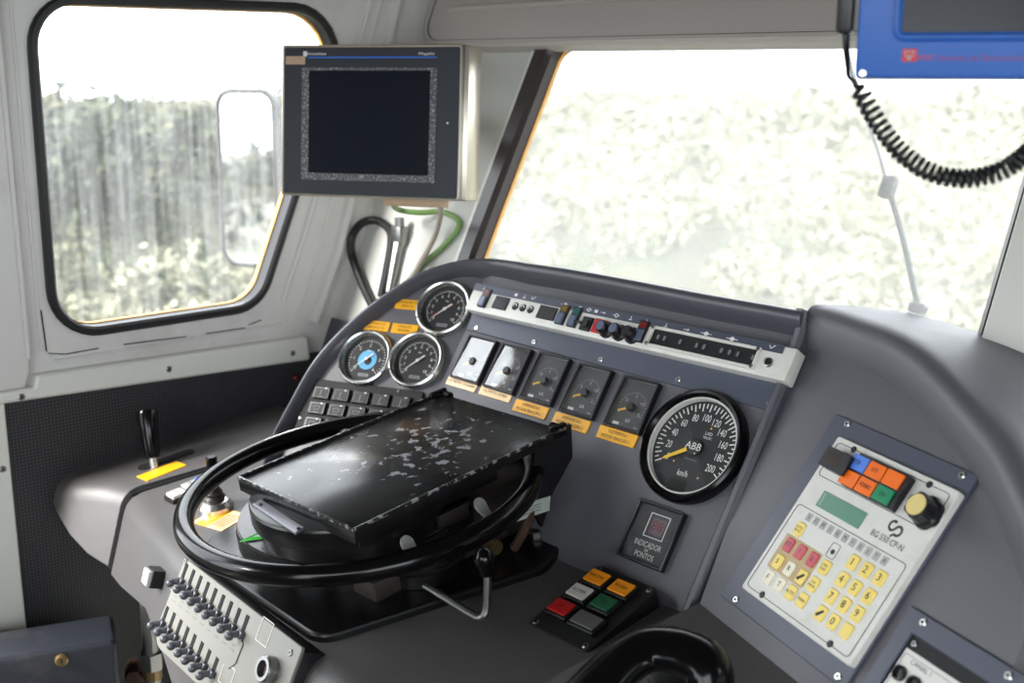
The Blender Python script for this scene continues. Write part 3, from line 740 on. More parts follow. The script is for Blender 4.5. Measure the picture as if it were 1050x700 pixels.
# ================================================================ square meters
def meter(u, label, name, kind, low):
    p = up(FM, u, .0335 - .0016 * low, .008); fr = at(FM, p.x, p.y)
    g = thing('panel_meter', label, 'meter', fr, 'five rectangular panel meters in a row')
    w, h = .0635, .0735
    b = MB(fr); b.ring(rrect(0, 0, w, h, .0015, 2), rrect(0, 0, w - .007, h - .007, .001, 2), 0, .009, M['black'], soft=.001); b.build('case', g)
    d = MB(fr); d.rplate(0, 0, w - .006, h - .006, .001, 0, .002, M['meter_dial'])
    cy = -.004; a0, a1 = 205, -25
    ticks(d, 20, a0, a1, .020, .0225, .0005, .0023, M['white_ink'], major=5, rm=.0212, X=T(0, cy, 0))
    for i, t in enumerate(('0', '.5', '1', '1.5', '2')):
        a = math.radians(a0 + (a1 - a0) * i / 4)
        if i: d.text(t, .0062, .0165 * math.cos(a), cy + .0165 * math.sin(a), .0024, M['white_ink'])
    d.text(kind, .0075, .002, -.022, .0024, M['white_ink']); d.rplate(-.016, -.0285, .011, .004, .0006, .002, .0024, M['white_ink']); d.text('90°', .004, -.005, -.0285, .0024, M['grey_ink']); d.text('Class', .0036, .019, -.0285, .0024, M['white_ink'])
    d.build('dial', g)
    b = MB(fr); a = math.radians(205); b.plate([(.003 * math.sin(a) , cy - .003 * math.cos(a) ), (-.0012, cy - .002), (.0215 * math.cos(a), cy + .0215 * math.sin(a)), (.0205 * math.cos(a) - .0005, cy + .0205 * math.sin(a) + .002)], .004, .0047, M['needle_yellow']); b.build('needle', g)
    b = MB(fr); b.lathe([(.0062, .001), (.0062, .009), (.005, .0105), (.0001, .0105)], M['black'], X=T(.001, cy), n=20); b.build('hub_cap', g)
    b = MB(fr); b.rplate(0, 0, w - .0072, h - .0072, .001, .0066, .0072, M['clear_meter'], X=Matrix.Rotation(math.radians(-2.5), 4, 'X')); b.build('cover_glass', g)
    ln, mt, pw = name
    q = up(FM, u, -.0085 if mt == 'peach' else -.0155, .002)
    hgt = .0150 if mt == 'peach' else .0180
    label_plate(at(FM, q.x, q.y - (.0015 if low else 0)), .0675, hgt, ln, pw, M[mt], .0062 if len(ln) > 1 else .0060, 'label plates under the panel meters', wide=.88)
ms = [(-.4412, 'panel meter farthest left, its glass white with glare', (('VOLTÍMETRO CATENÁRIA',), 'peach', 'pale plate under the whitest, leftmost panel meter'), 'kV'),
      (-.3645, 'second panel meter from the left, glass pale with glare', (('VOLTÍMETRO BATERIA',), 'peach', 'pale plate under the second panel meter from the left'), 'V'),
      (-.2852, 'grey panel meter with hazy glass, middle of the five', (('AMPERÍMETRO', 'MOTOR TRACÇÃO 1'), 'yellow', 'yellow plate under the middle panel meter reading AMPERÍMETRO MOTOR TRACÇÃO 1'), 'kA'),
      (-.2035, 'dark panel meter with yellow needle, fourth of the five from left', (('AMPERÍMETRO', 'MOTOR TRACÇÃO 2'), 'yellow', 'yellow plate reading AMPERÍMETRO MOTOR TRACÇÃO 2 under the fourth meter'), 'kA'),
      (-.118, 'dark panel meter nearest the big round speedometer', (('VOLTÍMETRO', 'MOTOR TRACÇÃO 1'), 'yellow', 'yellow plate reading VOLTÍMETRO MOTOR TRACÇÃO 1 beside the speedometer'), 'kV')]
for i, mm in enumerate(ms): meter(mm[0], mm[1], mm[2], mm[3], max(0, i - 2) if i != 2 else 0)

# ================================================================ indicator strip and its mounting plate
fb = FM
pl_ = thing('mounting_plate', 'long blue grey screwed plate between white switch bar and panel meters', 'plate', at(FM, -.19, .09))
b = MB(FM); b.plate([(-.480, .0745), (.102, .0665), (.098, .106), (-.484, .106)], 0, .004, M['trimplate'], .001); b.build('sheet', pl_)
for u, v in ((-.4649, .0820), (-.3358, .0818), (-.2005, .0798), (-.0612, .0784), (.0827, .0762)):
    q = up(FM, u, v, .005); b = MB(FM); b.screw(q.x, q.y, .004, .0043, M['chrome']); b.build('screw', pl_)
HB = .022
def bar(u, v, h=HB): q = up(FM, u, v, h); return q.x, q.y
x0, y0 = bar(-.5095, .1105); x1, y1 = bar(.0905, .1055); _, y2 = bar(0, .1515)
y0 = y1 = (y0 + y1) / 2
bz = thing('indicator_bar', 'long white switch and indicator bar along the top of the dashboard', 'indicator bar', at(FM, (x0 + x1) / 2, y0))
b = MB(FM); b.box(((x0 + x1) / 2, (y0 + y2) / 2, HB / 2), (x1 - x0, y2 - y0, HB), M['white_plastic'], .0012)
b.build('housing', bz)
xs = bar(.073, 0)[0]
b = MB(FM); b.rplate((x0 + xs) / 2, y2 - .0045, xs - x0, .0115, .0006, HB, HB + .0012, M['trimplate'])
zt = HB + .0014
def sym(u, kind):
    x = bar(u, .15)[0]; y = y2 - .0048; w = M['white_ink']
    if kind == 'box': b.rplate(x, y, .006, .0045, .0005, zt, zt + .0002, w)
    elif kind == 'T': b.bar2(x - .003, y - .002, x + .003, y - .002, .0009, zt, w); b.bar2(x, y - .002, x, y + .003, .0009, zt, w)
    elif kind == 'V': b.bar2(x - .003, y + .002, x, y - .002, .001, zt, w); b.bar2(x, y - .002, x + .005, y + .003, .001, zt, w)
    elif kind == 'Z': b.bar2(x - .005, y - .002, x, y - .002, .001, zt, w); b.bar2(x, y - .002, x + .003, y + .002, .001, zt, w); b.bar2(x + .003, y + .002, x + .007, y + .002, .001, zt, w)
    elif kind == 'dia': b.plate([(x - .005, y), (x, y - .0035), (x + .005, y), (x, y + .0035)], zt, zt + .0002, w); b.bar2(x - .009, y, x + .009, y, .0009, zt, w)
    elif kind == 'o': b.ring([(x + .003 * math.cos(PI * i / 8), y + .003 * math.sin(PI * i / 8)) for i in range(16)], [(x + .0018 * math.cos(PI * i / 8), y + .0018 * math.sin(PI * i / 8)) for i in range(16)], zt, zt + .0002, w); b.bar2(x - .006, y, x - .003, y, .0008, zt, w); b.bar2(x + .003, y, x + .006, y, .0008, zt, w)
    elif kind == 'arr': b.bar2(x - .004, y, x + .004, y, .0009, zt, w); b.plate([(x + .002, y - .002), (x + .005, y), (x + .002, y + .002)], zt, zt + .0002, w)
for u, kk in ((-.485, 'T'), (-.412, 'box'), (-.393, 'T'), (-.375, 'V'), (-.306, 'dia'), (-.281, 'Z'), (-.258, 'o'), (-.244, 'box'), (-.231, 'arr'), (-.205, 'o'), (-.178, 'T'), (-.150, 'T'), (-.115, 'T'), (-.080, 'arr'), (-.047, 'dia'), (-.005, 'dia'), (.055, 'V')): sym(u, kk)
b.build('label_strip', bz)
def rocker(u, col):
    x, y = bar(u, .1305); b = MB(FM); b.rplate(x, y + .0005, .0165, .031, .001, HB, HB + .003, M['black'], .0006)
    b.rplate(x, y + .0095, .011, .0085, .0008, HB + .003, HB + .0036, M[col])
    s = b.build('rocker_switch', bz)
    b = MB(FM); b.rplate(x, y - .0055, .0125, .016, .001, HB + .003, HB + .0065, M['grey_lens'], .001); b.build('rocker', s)
for u, c in ((-.4745, 'red_lamp'), (-.303, 'amber_lamp'), (-.2783, 'green_lamp'), (-.1508, 'red_lamp')): rocker(u, c)
for u0, u1, mt in ((-.4535, -.4196, 'screen'), (-.3547, -.3154, 'dial')):
    x, y = bar((u0 + u1) / 2, .129); b = MB(FM); b.rplate(x, y, u1 - u0 - .003, .0205, .0006, HB, HB + .0012, M['black_matt']); b.rplate(x, y, u1 - u0 - .006, .0175, .0004, HB + .0012, HB + .0016, M[mt]); b.build('display_window', bz)
for u in (-.4041, -.3874, -.3707):
    x, y = bar(u, .129); b = MB(FM); b.lathe([(.0062, HB - .001), (.0062, HB + .001), (.0045, HB + .0016), (.0001, HB + .0016)], M['black_matt'], X=T(x, y), n=20)
    b.ring([(x + .0042 * math.cos(PI * i / 8), y + .0042 * math.sin(PI * i / 8)) for i in range(9)] + [(x - .0042, y - .0005)], [(x + .0030 * math.cos(PI * i / 8), y + .0030 * math.sin(PI * i / 8)) for i in range(9)] + [(x - .003, y - .0005)], HB + .0016, HB + .002, M['white_ink']); b.build('lamp_socket', bz)
x, y = bar(-.251, .125); b = MB(FM); b.rplate(x, y, .0185, .0205, .001, HB, HB + .004, M['black'], .0008); b.rplate(x, y, .010, .011, .001, HB + .004, HB + .0065, M['dial'], .0008); b.tube([(x - .017, y - .002, HB + .008), (x - .006, y - .001, HB + .006)], .002, M['black'], n=8); b.build('selector_switch', bz)
x, y = bar(-.226, .1255); b = MB(FM); b.rplate(x, y, .0225, .0205, .001, HB, HB + .004, M['red_key'], .0008); rk = b.build('red_backplate', bz); rk['label'] = 'red plate under first knob'
for u in (-.2217, -.1975, -.1735):
    x, y = bar(u, .1262, HB + .012)
    b = MB(FM); b.lathe([(.0118, HB), (.0115, HB + .004), (.0095, HB + .006), (.0088, HB + .0165), (.0078, HB + .018), (.0001, HB + .018)], M['black'], X=T(x, y), n=24); kn = b.build('rotary_knob', bz)
    b = MB(FM); b.disc(x, y, .0066, HB + .018, M['grey_lens'] if u < -.18 else M['black'], 20, .0006); b.build('knob_cap', kn)
xa, ya = bar(-.1345, .1128); xb, yb = bar(.0435, .1428)
b = MB(FM); b.ring(rrect((xa + xb) / 2, (ya + yb) / 2, xb - xa, yb - ya, .001, 2), rrect((xa + xb) / 2, (ya + yb) / 2, xb - xa - .008, yb - ya - .008, .001, 2), HB, HB + .005, M['white_plastic'], soft=.001)
b.rplate((xa + xb) / 2, (ya + yb) / 2, xb - xa - .007, yb - ya - .007, .001, HB, HB + .0012, M['void'])
for u in (-.121, -.110, -.083, -.055, -.043, -.015, -.002, .011, .034):
    x, y = bar(u, .129, HB + .002); b.lathe([(.0045, HB), (.0045, HB + .002), (.0001, HB + .002)], M['dial'], X=T(x, y), n=14); b.plate([(x - .0014, y - .003), (x + .0014, y - .003), (x + .0014, y + .003), (x - .0014, y + .003)], HB + .002, HB + .0024, M['grey_ink'])
for xx in (xa + .003, xb - .003):
    b.screw(xx, ya + .003, HB + .005, .0026); b.screw(xx, yb - .003, HB + .005, .0026)
b.build('lamp_window', bz)
x, y = bar(.0592, .1262); b = MB(FM); b.lathe([(.0062, HB), (.006, HB + .0025), (.004, HB + .003), (.0035, HB + .001), (.0001, HB + .001)], M['steel'], X=T(x, y), n=20); b.disc(x, y, .0033, HB + .0012, M['void'], 14); b.build('jack_socket', bz)

# ================================================================ speedometer
q = up(FM, 0, 0, .010); fs_ = at(FM, q.x + .0, q.y)
sp = thing('speedometer', 'large round black rimmed speedometer with yellow needle, scale to 200 km/h', 'speedometer', fs_)
R = .0745
b = MB(fs_); b.lathe([(R, -.002), (R + .001, .008), (R - .001, .0145), (R - .004, .017), (R - .007, .0165), (R - .010, .012), (R - .011, .004), (R - .011, -.002)], M['black_gloss'], n=64); b.build('bezel', sp)
b = MB(fs_); b.lathe([(R - .0105, .0), (R - .0105, .0105), (R - .0125, .0105), (R - .0125, .0)], M['silver_mark'], n=64); b.build('inner_ring', sp)
d = MB(fs_); d.disc(0, 0, R - .0115, .001, M['dial'], 48); z = .0014
A0, A1 = 212, -31
ticks(d, 40, A0, A1, .0485, .0585, .0016, z, M['white_ink'], major=2, rm=.0525)
for i in range(11):
    a = math.radians(A0 + (A1 - A0) * i / 10)
    d.text(str(i * 20), .0140, .0395 * math.cos(a), .0395 * math.sin(a), z + .0004, M['white_ink'], wide=.66)
d.text('ABB', .0135, .0, .0, z + .0040, M['white_ink'], wide=1.0)
d.text('km/h', .0115, -.002, -.036, z + .0004, M['white_ink'], wide=.7); d.text('kilometros', .0045, .001, -.016, z + .0004, M['grey_ink'])
d.text('LAD', .006, .012, .021, z + .0004, M['white_ink']); d.text('TELOC', .0045, .012, .0155, z + .0004, M['white_ink'])
d.disc(.012, .0285, .0013, z, M['needle_yellow'], 10); d.disc(-.022, -.024, .0014, z, M['bronze_print'], 10); d.disc(.022, -.036, .0014, z, M['bronze_print'], 10)
d.rplate(-.003, -.052, .026, .016, .001, z, z + .0003, M['void']); d.text('Hasler', .004, -.020, -.0575, z + .0006, M['grey_ink'])
d.disc(.006, -.0085, .001, z + .004, M['white_ink'], 8)
d.lathe([(.0115, .001), (.0115, .0042), (.010, .0050), (.0001, .0050)], M['dial'], n=28)
d.build('dial', sp)
b = MB(fs_); a = math.radians(A0 + 2); b.plate([(.010 * math.cos(a) + .0026 * math.sin(a), .010 * math.sin(a) - .0026 * math.cos(a)), (.010 * math.cos(a) - .0026 * math.sin(a), .010 * math.sin(a) + .0026 * math.cos(a)), (.042 * math.cos(a) - .0018 * math.sin(a), .042 * math.sin(a) + .0018 * math.cos(a)), (.046 * math.cos(a), .046 * math.sin(a)), (.042 * math.cos(a) + .0018 * math.sin(a), .042 * math.sin(a) - .0018 * math.cos(a))], .0045, .0055, M['needle_yellow']); b.build('needle', sp)
b = MB(fs_); b.disc(0, 0, R - .011, .0098, M['clear'], 48, .001); b.build('cover_glass', sp)
# INDICADOR DE PONTOS
q = up(FM, -.0053, -.1222, .008); fi = at(FM, q.x, q.y)
t = thing('point_indicator', 'black framed display reading INDICADOR DE PONTOS under the speedometer', 'display', fi)
b = MB(fi); b.ring(rrect(0, 0, .073, .0765, .002, 2), rrect(0, 0, .066, .0695, .001, 2), 0, .0095, M['black'], soft=.001); b.build('frame', t)
b = MB(fi); b.rplate(0, 0, .067, .0705, .001, 0, .003, M['meter_dial'])
b.ring(rrect(.002, .0115, .031, .031, .0005, 1), rrect(.002, .0115, .0285, .0285, .0005, 1), .003, .0034, M['white_ink'])
b.rplate(.003, .0112, .021, .0215, .0005, .003, .0033, M['violet_display']); b.text('88', .017, .003, .0112, .0036, M['red_lamp'])
b.text('INDICADOR', .0105, 0, -.0135, .0034, M['white_ink'], wide=.72); b.text('DE', .005, .001, -.0205, .0034, M['white_ink']); b.text('PONTOS', .0105, .001, -.0275, .0034, M['white_ink'], wide=.72)
b.build('face', t)
b = MB(fi); b.rplate(0, 0, .0655, .069, .001, .0062, .0072, M['clear']); b.build('cover_glass', t)
# ================================================================ six button plate on the desk
fx0 = tilted(FD @ Vector((-.0265, -.035, 0)), 18); q = up(fx0, .005, -.0105, .026); fx = at(fx0, q.x, q.y, .014)
t = thing('button_plate', 'black desk plate with orange, white, green, red and grey push buttons', 'button plate', fx)
b = MB(fx); b.rplate(0, 0, .098, .127, .008, -.03, .005, M['black_matt'], .001)
b.build('base_plate', t)
for x, y in ((-.041, .056), (.041, .056), (-.041, -.056), (.041, -.056)): b = MB(fx); b.screw(x, y, .005, .0045); b.build('screw', t)
for x, y, w, mt, tx in ((-.0245, .0365, .028, 'amber_key', 'MARCHA'), (.0155, .0365, .028, 'amber_key', 'PRUEBA'), (-.0245, .0055, .028, 'white_key', 'ALUMBR'), (.0155, .0050, .028, 'green_dim', 'ON'), (-.0245, -.0265, .028, 'red_key', 'OFF'), (.0185, -.0285, .036, 'grey_key', '')):
    b = MB(fx); b.rplate(x, y, w + .006, .028, .002, .004, .012, M['black'], .0015); b.rplate(x, y, w, .021, .001, .012, .0145, M[mt], .0008)
    if tx: b.text(tx, .007, x, y, .0148, M['ink'], wide=.8)
    b.build('push_button', t)
# ================================================================ keypad unit on the right wing
fbp = at(FR, .1985, -.046)
t = thing('keypad_unit', 'white radio control keypad unit with coloured keys and green display', 'keypad unit', fbp)
HP = .004; HU = .012
b = MB(FR); b.rplate(.1985, -.0465, .2265, .243, .003, 0, HP, M['trimplate'], .001, seg=2); b.build('mounting_plate', t)['label'] = 'blue grey metal mounting plate'
for u, v in ((.1072, .0698), (.2891, .0692), (.1092, -.1616), (.2942, -.1612)):
    q = up(FR, u, v, HP); b = MB(FR); b.screw(q.x, q.y, HP, .0045, M['chrome']); b.build('plate_screw', t)
def kp(u, v, h=HU): q = up(FR, u, v, h); return q.x, q.y
ax, ay = kp(.1044, .0538); bx, by = kp(.2985, -.147)
b = MB(FR); b.rplate((ax + bx) / 2, (ay + by) / 2, bx - ax, ay - by, .003, HP, HU, M['white_plastic'], .001, seg=2)
fz = HU
def outline(u0, v0, u1, v1, r, w=.0008):
    x0, y0 = kp(u0, v0); x1, y1 = kp(u1, v1); o = rrect((x0 + x1) / 2, (y0 + y1) / 2, abs(x1 - x0), abs(y1 - y0), r, 4); b.ring(o, grow(o, -w), fz, fz + .0003, M['ink'])
outline(.1105, .0475, .2905, .0043, .005); outline(.110, -.0335, .292, -.1415, .005)
x, y = kp(.2526, -.0082)                                     # the railway emblem: two interlocked hooks
ar = lambda cx, cy, r, a0, a1: [(cx + r * math.cos(math.radians(a0 + (a1 - a0) * i / 10)), cy + r * math.sin(math.radians(a0 + (a1 - a0) * i / 10)), fz) for i in range(11)]
b.tube(ar(x - .0046, y + .0018, .0050, 60, 300), .0015, M['ink'], n=6, flat=(1, .25)); b.tube(ar(x + .0046, y - .0010, .0050, -120, 120), .0015, M['ink'], n=6, flat=(1, .25))
b.tube([(x - .0021, y - .0025, fz), (x + .0021, y + .0033, fz)], .0015, M['ink'], n=6, flat=(1, .25)); b.tube([(x + .0021, y - .0053, fz), (x - .0010, y - .0090, fz)], .0014, M['ink'], n=6, flat=(1, .25))
x, y = kp(.2518, -.0225); b.text('BG 550 CP-N', .0098, x, y, fz + .0003, M['ink'], wide=.88)
x, y = kp(.1957, -.0596); o = rrect(x, y, .0135, .0175, .003, 3); b.ring(o, grow(o, -.0006), fz, fz + .0003, M['ink']); b.disc(x, y - .001, .0029, fz, M['dial'], 14)
for i, ch in enumerate('SGMIGMVEJTA'):
    x, y = kp(.1368 + (.2637 - .1368) * i / 10, -.0415); b.rplate(x, y, .0088, .0095, .001, fz, fz + .0003, M['grey_print']); b.text(ch, .006, x, y, fz + .0006, M['ink'])
x0, y0 = kp(.121, -.068); x1, y1 = kp(.1865, -.1110); b.rplate((x0 + x1) / 2, (y0 + y1) / 2, x1 - x0, y0 - y1, .003, fz, fz + .0003, M['bronze_print'])
b.build('front_plate', t)['label'] = 'white printed front plate'
for u, v in ((.1382, .0468), (.2595, .0471), (.1405, -.1401), (.2623, -.1401)):
    x, y = kp(u, v); b = MB(FR); b.screw(x, y, HU, .0038, M['black']); b.build('front_screw', t)
def key(u, v, mt, tx='', sz=.0085, dark=None):
    x, y = kp(u, v, HU + .002); b = MB(FR); b.rplate(x, y, .0132, .0162, .0022, HU, HU + .0022, M[mt], .0009, seg=3)
    if tx: 
        for i, l in enumerate(tx.split('/')): b.text(l, sz, x, y + (.0022 - .0044 * i if '/' in tx else 0), HU + .0025, M['ink'])
    if dark: b.plate([(x - .005, y - .003), (x - .002, y - .005), (x + .005, y + .003), (x + .002, y + .004)], HU + .0022, HU + .0026, M['ink'])
    b.build('key', t)
for u, v, c in ((.2274, -.0590, '1'), (.2486, -.0588, '2'), (.2696, -.0586, '3'), (.2274, -.0798, '4'), (.2486, -.0798, '5'), (.2700, -.0798, '6'), (.2274, -.1002, '7'), (.2486, -.1002, '8'), (.2700, -.1004, '9'), (.2486, -.1204, '0')): key(u, v, 'yellow_key', c, .0115)
key(.2276, -.1204, 'yellow_key', dark=1); key(.2697, -.1204, 'yellow_key')
key(.1322, -.0584, 'yellow_key', 'LISTA/RE-DI', .004)
for u, c in ((.1318, 'FT'), (.1532, '1'), (.1752, 'X')): key(u, -.0788, 'crimson_key', c, .008)
key(.1319, -.1004, 'yellow_key', 'S'); key(.1532, -.1004, 'cream_key', 'R'); key(.1755, -.1004, 'yellow_key', dark=1)
key(.1320, -.1204, 'cream_key', 'F'); key(.1537, -.1204, 'cream_key', 'T'); key(.1746, -.1204, 'yellow_key', 'AUTO', .005); key(.1949, -.1204, 'yellow_key', 'MAN', .005)
key(.1969, -.0789, 'yellow_key', 'CABI/PUES', .004); key(.1962, -.1000, 'yellow_key', 'LLA/MADA', .004)
x0, y0 = kp(.1353, -.0077); x1, y1 = kp(.2090, -.0270); b = MB(FR); b.rplate((x0 + x1) / 2, (y0 + y1) / 2, x1 - x0, y0 - y1, .001, HU, HU + .0012, M['lcd'], .0003)
for i in range(8): b.rplate(x0 + .004 + .0016 * (i % 2), y0 - .003 - .0018 * i, .0008, .001, .0002, HU + .0012, HU + .0014, M['white_ink'])
b.build('display', t)
# lit buttons block, sounder, volume knob
hb = .020; x0, y0 = kp(.1490, .0465, hb); x1, y1 = kp(.2325, .0065, hb)
b = MB(FR); b.rplate((x0 + x1) / 2, (y0 + y1) / 2, x1 - x0, y0 - y1, .001, HU, hb, M['black'], .0008, seg=2); b.build('key_block', t)
for u, v, mt, tx in ((.1605, .0357, 'blue_key', 'CB'), (.1885, .0357, 'orange_key', 'ATF'), (.2165, .0360, 'orange_key', ''), (.1605, .0160, 'orange_key', ''), (.1885, .0163, 'orange_key', 'FONIO'), (.2165, .0168, 'green_key', 'ON')):
    x, y = kp(u - .003, v, hb); b = MB(FR); b.rplate(x, y, .0248, .0168, .0008, hb, hb + .0022, M[mt], .0006, seg=2)
    if tx: b.text(tx, .007, x, y, hb + .0025, M['ink'], wide=.8)
    b.build('lit_key', t)
x, y = kp(.1225, .0272, .026); b = MB(FR); b.rplate(x, y, .041, .023, .001, HU, .028, M['black'], .001, seg=2)
for i in range(5): b.bar2(x - .012 + .005 * i, y - .006, x - .012 + .005 * i, y + .006, .0016, .028, M['rust'], t=.0003)
b.build('sounder', t)
x, y = kp(.2610, .0230, .03); b = MB(FR)
n = 36; prf = [(.0165, HU), (.0160, .017), (.0135, .019), (.0128, .032)]
b.loft([[((r + (.0012 if (j // 3) % 2 else 0)) * math.cos(2 * PI * j / n) + x, (r + (.0012 if (j // 3) % 2 else 0)) * math.sin(2 * PI * j / n) + y, z) for j in range(n)] for r, z in prf], M['black'])
kn = b.build('volume_knob', t); b = MB(FR); b.disc(x, y, .0112, .032, M['cream_knob'], 24, .0012); c_ = b.build('knob_cap', kn); c_['label'] = 'cream knob cap'
# second plate below right with jack sockets
fp2 = at(FR, .42, -.17)
t = thing('socket_panel', 'white jack socket panel in blue grey frame at lower right corner', 'socket panel', fp2)
b = MB(FR); o = [(.327, -.31), (.56, -.31), (.56, -.0655), (.327, -.0655)]; inn = [(.3445, -.30), (.54, -.30), (.54, -.0875), (.3445, -.0875)]
b.ring(o, inn, 0, .005, M['trimplate'], soft=.0012); b.build('frame', t)
b = MB(FR); b.plate(inn, 0, .0008, M['black_matt']); b.build('recess', t)
b = MB(FR); b.plate([(.3475, -.29), (.53, -.29), (.53, -.1005), (.3475, -.1005)], .0008, .003, M['white_plastic'], .0006); b.ring(rrect(.44, -.18, .18, .15, .003), grow(rrect(.44, -.18, .18, .15, .003), -.0006), .003, .0033, M['grey_ink']); b.text('CANAL 1', .007, .375, -.1095, .0034, M['grey_ink']); b.build('socket_plate', t)
for u, v in ((.3507, -.0732), (.4575, -.0732)): b = MB(FR); b.screw(u, v, .005, .0045, M['chrome']); b.build('screw', t)
b = MB(FR); b.screw(.3515, -.0945, .0008, .0035, M['steel']); b.build('screw', t)
for u, v in ((.3578, -.1243), (.3775, -.1250)):
    b = MB(FR); b.lathe([(.0075, .003), (.0072, .0065), (.0055, .007), (.005, .0035), (.0001, .0035)], M['black'], X=T(u, v), n=20); b.build('jack_socket', t)

# ================================================================ terminal on the cab corner
KM = 1.92 / 1.72
PMn = CAM + ray(380, 125) * 1.92
FMo = tilted(PMn, 84, 31); FMs = FMo @ Matrix.Scale(KM, 4)
t = thing('display_terminal', 'dark screened display terminal in steel case hung in front of side window', 'terminal', FMo)
b = MB(FMs); b.box((.004, 0, -.032), (.284, .2165, .056), M['case_metal'], .003); b.ring(rrect(-.0015, 0, .2775, .2165, .004, 3), rrect(-.0015, 0, .2705, .2095, .003, 3), -.006, .002, M['case_metal'], soft=.0015)
b.box((.1375, 0, -.012), (.003, .214, .02), M['steel'], .001)
b.build('case', t)
b = MB(FMs); b.rplate(-.0015, 0, .2725, .2115, .003, -.004, .0005, M['monitor_front'], seg=2)
b.text('Telemecanique', .0062, -.088, .0958, .0009, M['white_ink'], wide=.95); b.rplate(-.1035, .0957, .006, .007, .0005, .0005, .0009, M['white_ink']); b.rplate(.0, .0905, .198, .0022, .0005, .0005, .0009, M['blue_line']); b.text('Magelis', .0055, .0835, .0955, .0009, M['white_ink'], wide=1.5)
b.rplate(-.119, .0865, .031, .0118, .0006, .0005, .001, M['tan'])
b.build('front_panel', t)
b = MB(FMs); o = rrect(-.0043, -.004, .208, .160, .001, 1); b.ring(o, rrect(-.0035, -.001, .187, .1465, .001, 1), .0005, .0011, M['speckle']); b.build('screen_border', t)
b = MB(FMs); b.rplate(-.0035, -.001, .187, .1465, .001, .0005, .0009, M['screen'], seg=1); b.build('screen', t)
b = MB(FMs); b.disc(.117, .0, .0016, .0005, M['white_ink'], 10); b.build('status_lamp', t)
b = MB(FMs); b.box((.055, -.113, -.045), (.09, .012, .04), M['tan'], .003); b.build('bracket', t)
b = MB(FMs); b.tube([(.02, .02, -.05), (.02, .02, -.22)], .02, M['case_metal'], n=10); b.build('mounting_arm', t)
# cables below the terminal
def cable(name, label, pts, r, mat, group=None, n=10):
    b = MB(); b.tube(catmull(pts, 7), r, mat, n=n); o = b.build(name, mat=Matrix.Translation(pts[0])); tag(o, label, 'cable', group); return o
def fpx(x, y, h=.008): return FF @ meet(x, y, FF, h)
def spx(x, y, d): return CAM + ray(x, y) * d
def wpx(x, y, gap=.010):
    """where a sight line meets the corner: left wall or cab front, whichever comes first, with a gap"""
    r = ray(x, y); tw = XW / r.x; q = FF.inverted() @ CAM; d = FF.inverted().to_3x3() @ r; tf = -q.z / d.z
    return CAM + r * (min(tw, tf) - gap)
cable('cable', 'green cable looping below the display terminal beside the windscreen post', [spx(400, 200, 1.94), wpx(407, 214, .1), wpx(430, 218, .04)] + [wpx(x, y) for x, y in ((452, 217), (468, 224), (470, 234), (455, 252), (430, 274), (415, 294))], .0050, M['green_cable'])
cable('cable', 'pale grey cable hanging straight down from the display terminal', [spx(453, 200, 1.92), wpx(451, 224, .05), wpx(444, 246, .03), wpx(428, 275, .03), wpx(414, 296, .03)], .0048, M['grey_cable'])
cable('hose', 'thick black hose looped against the white corner panel', [wpx(x, y, .02) for x, y in ((384, 318), (371, 290), (361, 262), (361, 243), (371, 229), (386, 226), (399, 235), (401, 250), (396, 280), (391, 304))], .0080, M['rubber'])
vx = wpx(410, 242, .018)
t = thing('drain_valve', 'small grey metal valve fitting behind the black hose loop', 'valve', Matrix.Translation(vx))
b = MB(); b.box(vx, (.030, .022, .038), M['steel'], .004); b.cyl(vx + Vector((0, 0, .016)), vx + Vector((0, 0, .034)), .009, M['steel']); b.build('valve_body', t)
b = MB(); b.tube([wpx(409, 250, .015), wpx(399, 300, .015)], .012, M['steel'], r1=.007, n=10); b.build('valve_tube', t)

# ================================================================ blue display box and handset
PB = CAM + ray(960, 40) * .95
FB = tilted(PB, 88, 30)
def fbx_(x, y, h=0): return meet(x, y, FB, h)
cb = fbx_(876, 80); ct = fbx_(876, 0); BW = .225
t = thing('display_box', 'bright blue display box hanging at upper right with dark screen', 'display box', FB)
b = MB(FB); b.box((cb.x + BW / 2, cb.y + .088, -.03), (BW, .176, .056), M['blue_box'], .003); b.build('case', t)
l0 = fbx_(914, 43); lo = rrect(l0.x + .09, l0.y + .066, .18, .132, .010, 4); b = MB(FB); b.ring(lo, grow(lo, -.0072), -.004, .004, M['blue_box'], soft=.003); b.build('screen_lip', t)
b = MB(FB); b.plate(grow(lo, -.006), -.004, -.0008, M['screen']); b.build('screen', t)
b = MB(FB); g0 = fbx_(932.5, 56.5); gx, gy = g0.x, g0.y; hz_ = -.0016
b.rplate(gx, gy, .0112, .0100, .0004, -.002, hz_, M['red_ink'], seg=1)
b.ring([(gx - .0042, gy + .0034), (gx + .0042, gy + .0034), (gx + .0034, gy - .0004), (gx, gy - .0044), (gx - .0034, gy - .0004)], [(gx - .0032, gy + .0024), (gx + .0032, gy + .0024), (gx + .0026, gy), (gx, gy - .0030), (gx - .0026, gy)], hz_, hz_ + .0003, M['grey_print']); b.disc(gx, gy - .0008, .0013, hz_, M['grey_print'], 10)
g1 = fbx_(949, 59); b.text('INDEC', .0058, g1.x, g1.y, hz_, M['red_ink'], wide=.8)
ga = fbx_(961, 59.5); gb = fbx_(1049, 59.5)
vs, _f = text_mesh('Sistemas de Electrónica'); tw = max(v.x for v in vs) - min(v.x for v in vs)
b.text('Sistemas de Electrónica', .0062, (ga.x + gb.x) / 2, (ga.y + gb.y) / 2, hz_, M['red_violet_ink'], wide=(gb.x - ga.x) / tw / .0062); b.build('lettering', t)
g0 = fbx_(884.5, 75); b = MB(FB); b.screw(g0.x, g0.y, -.002, .0034, M['chrome']); b.build('screw', t)
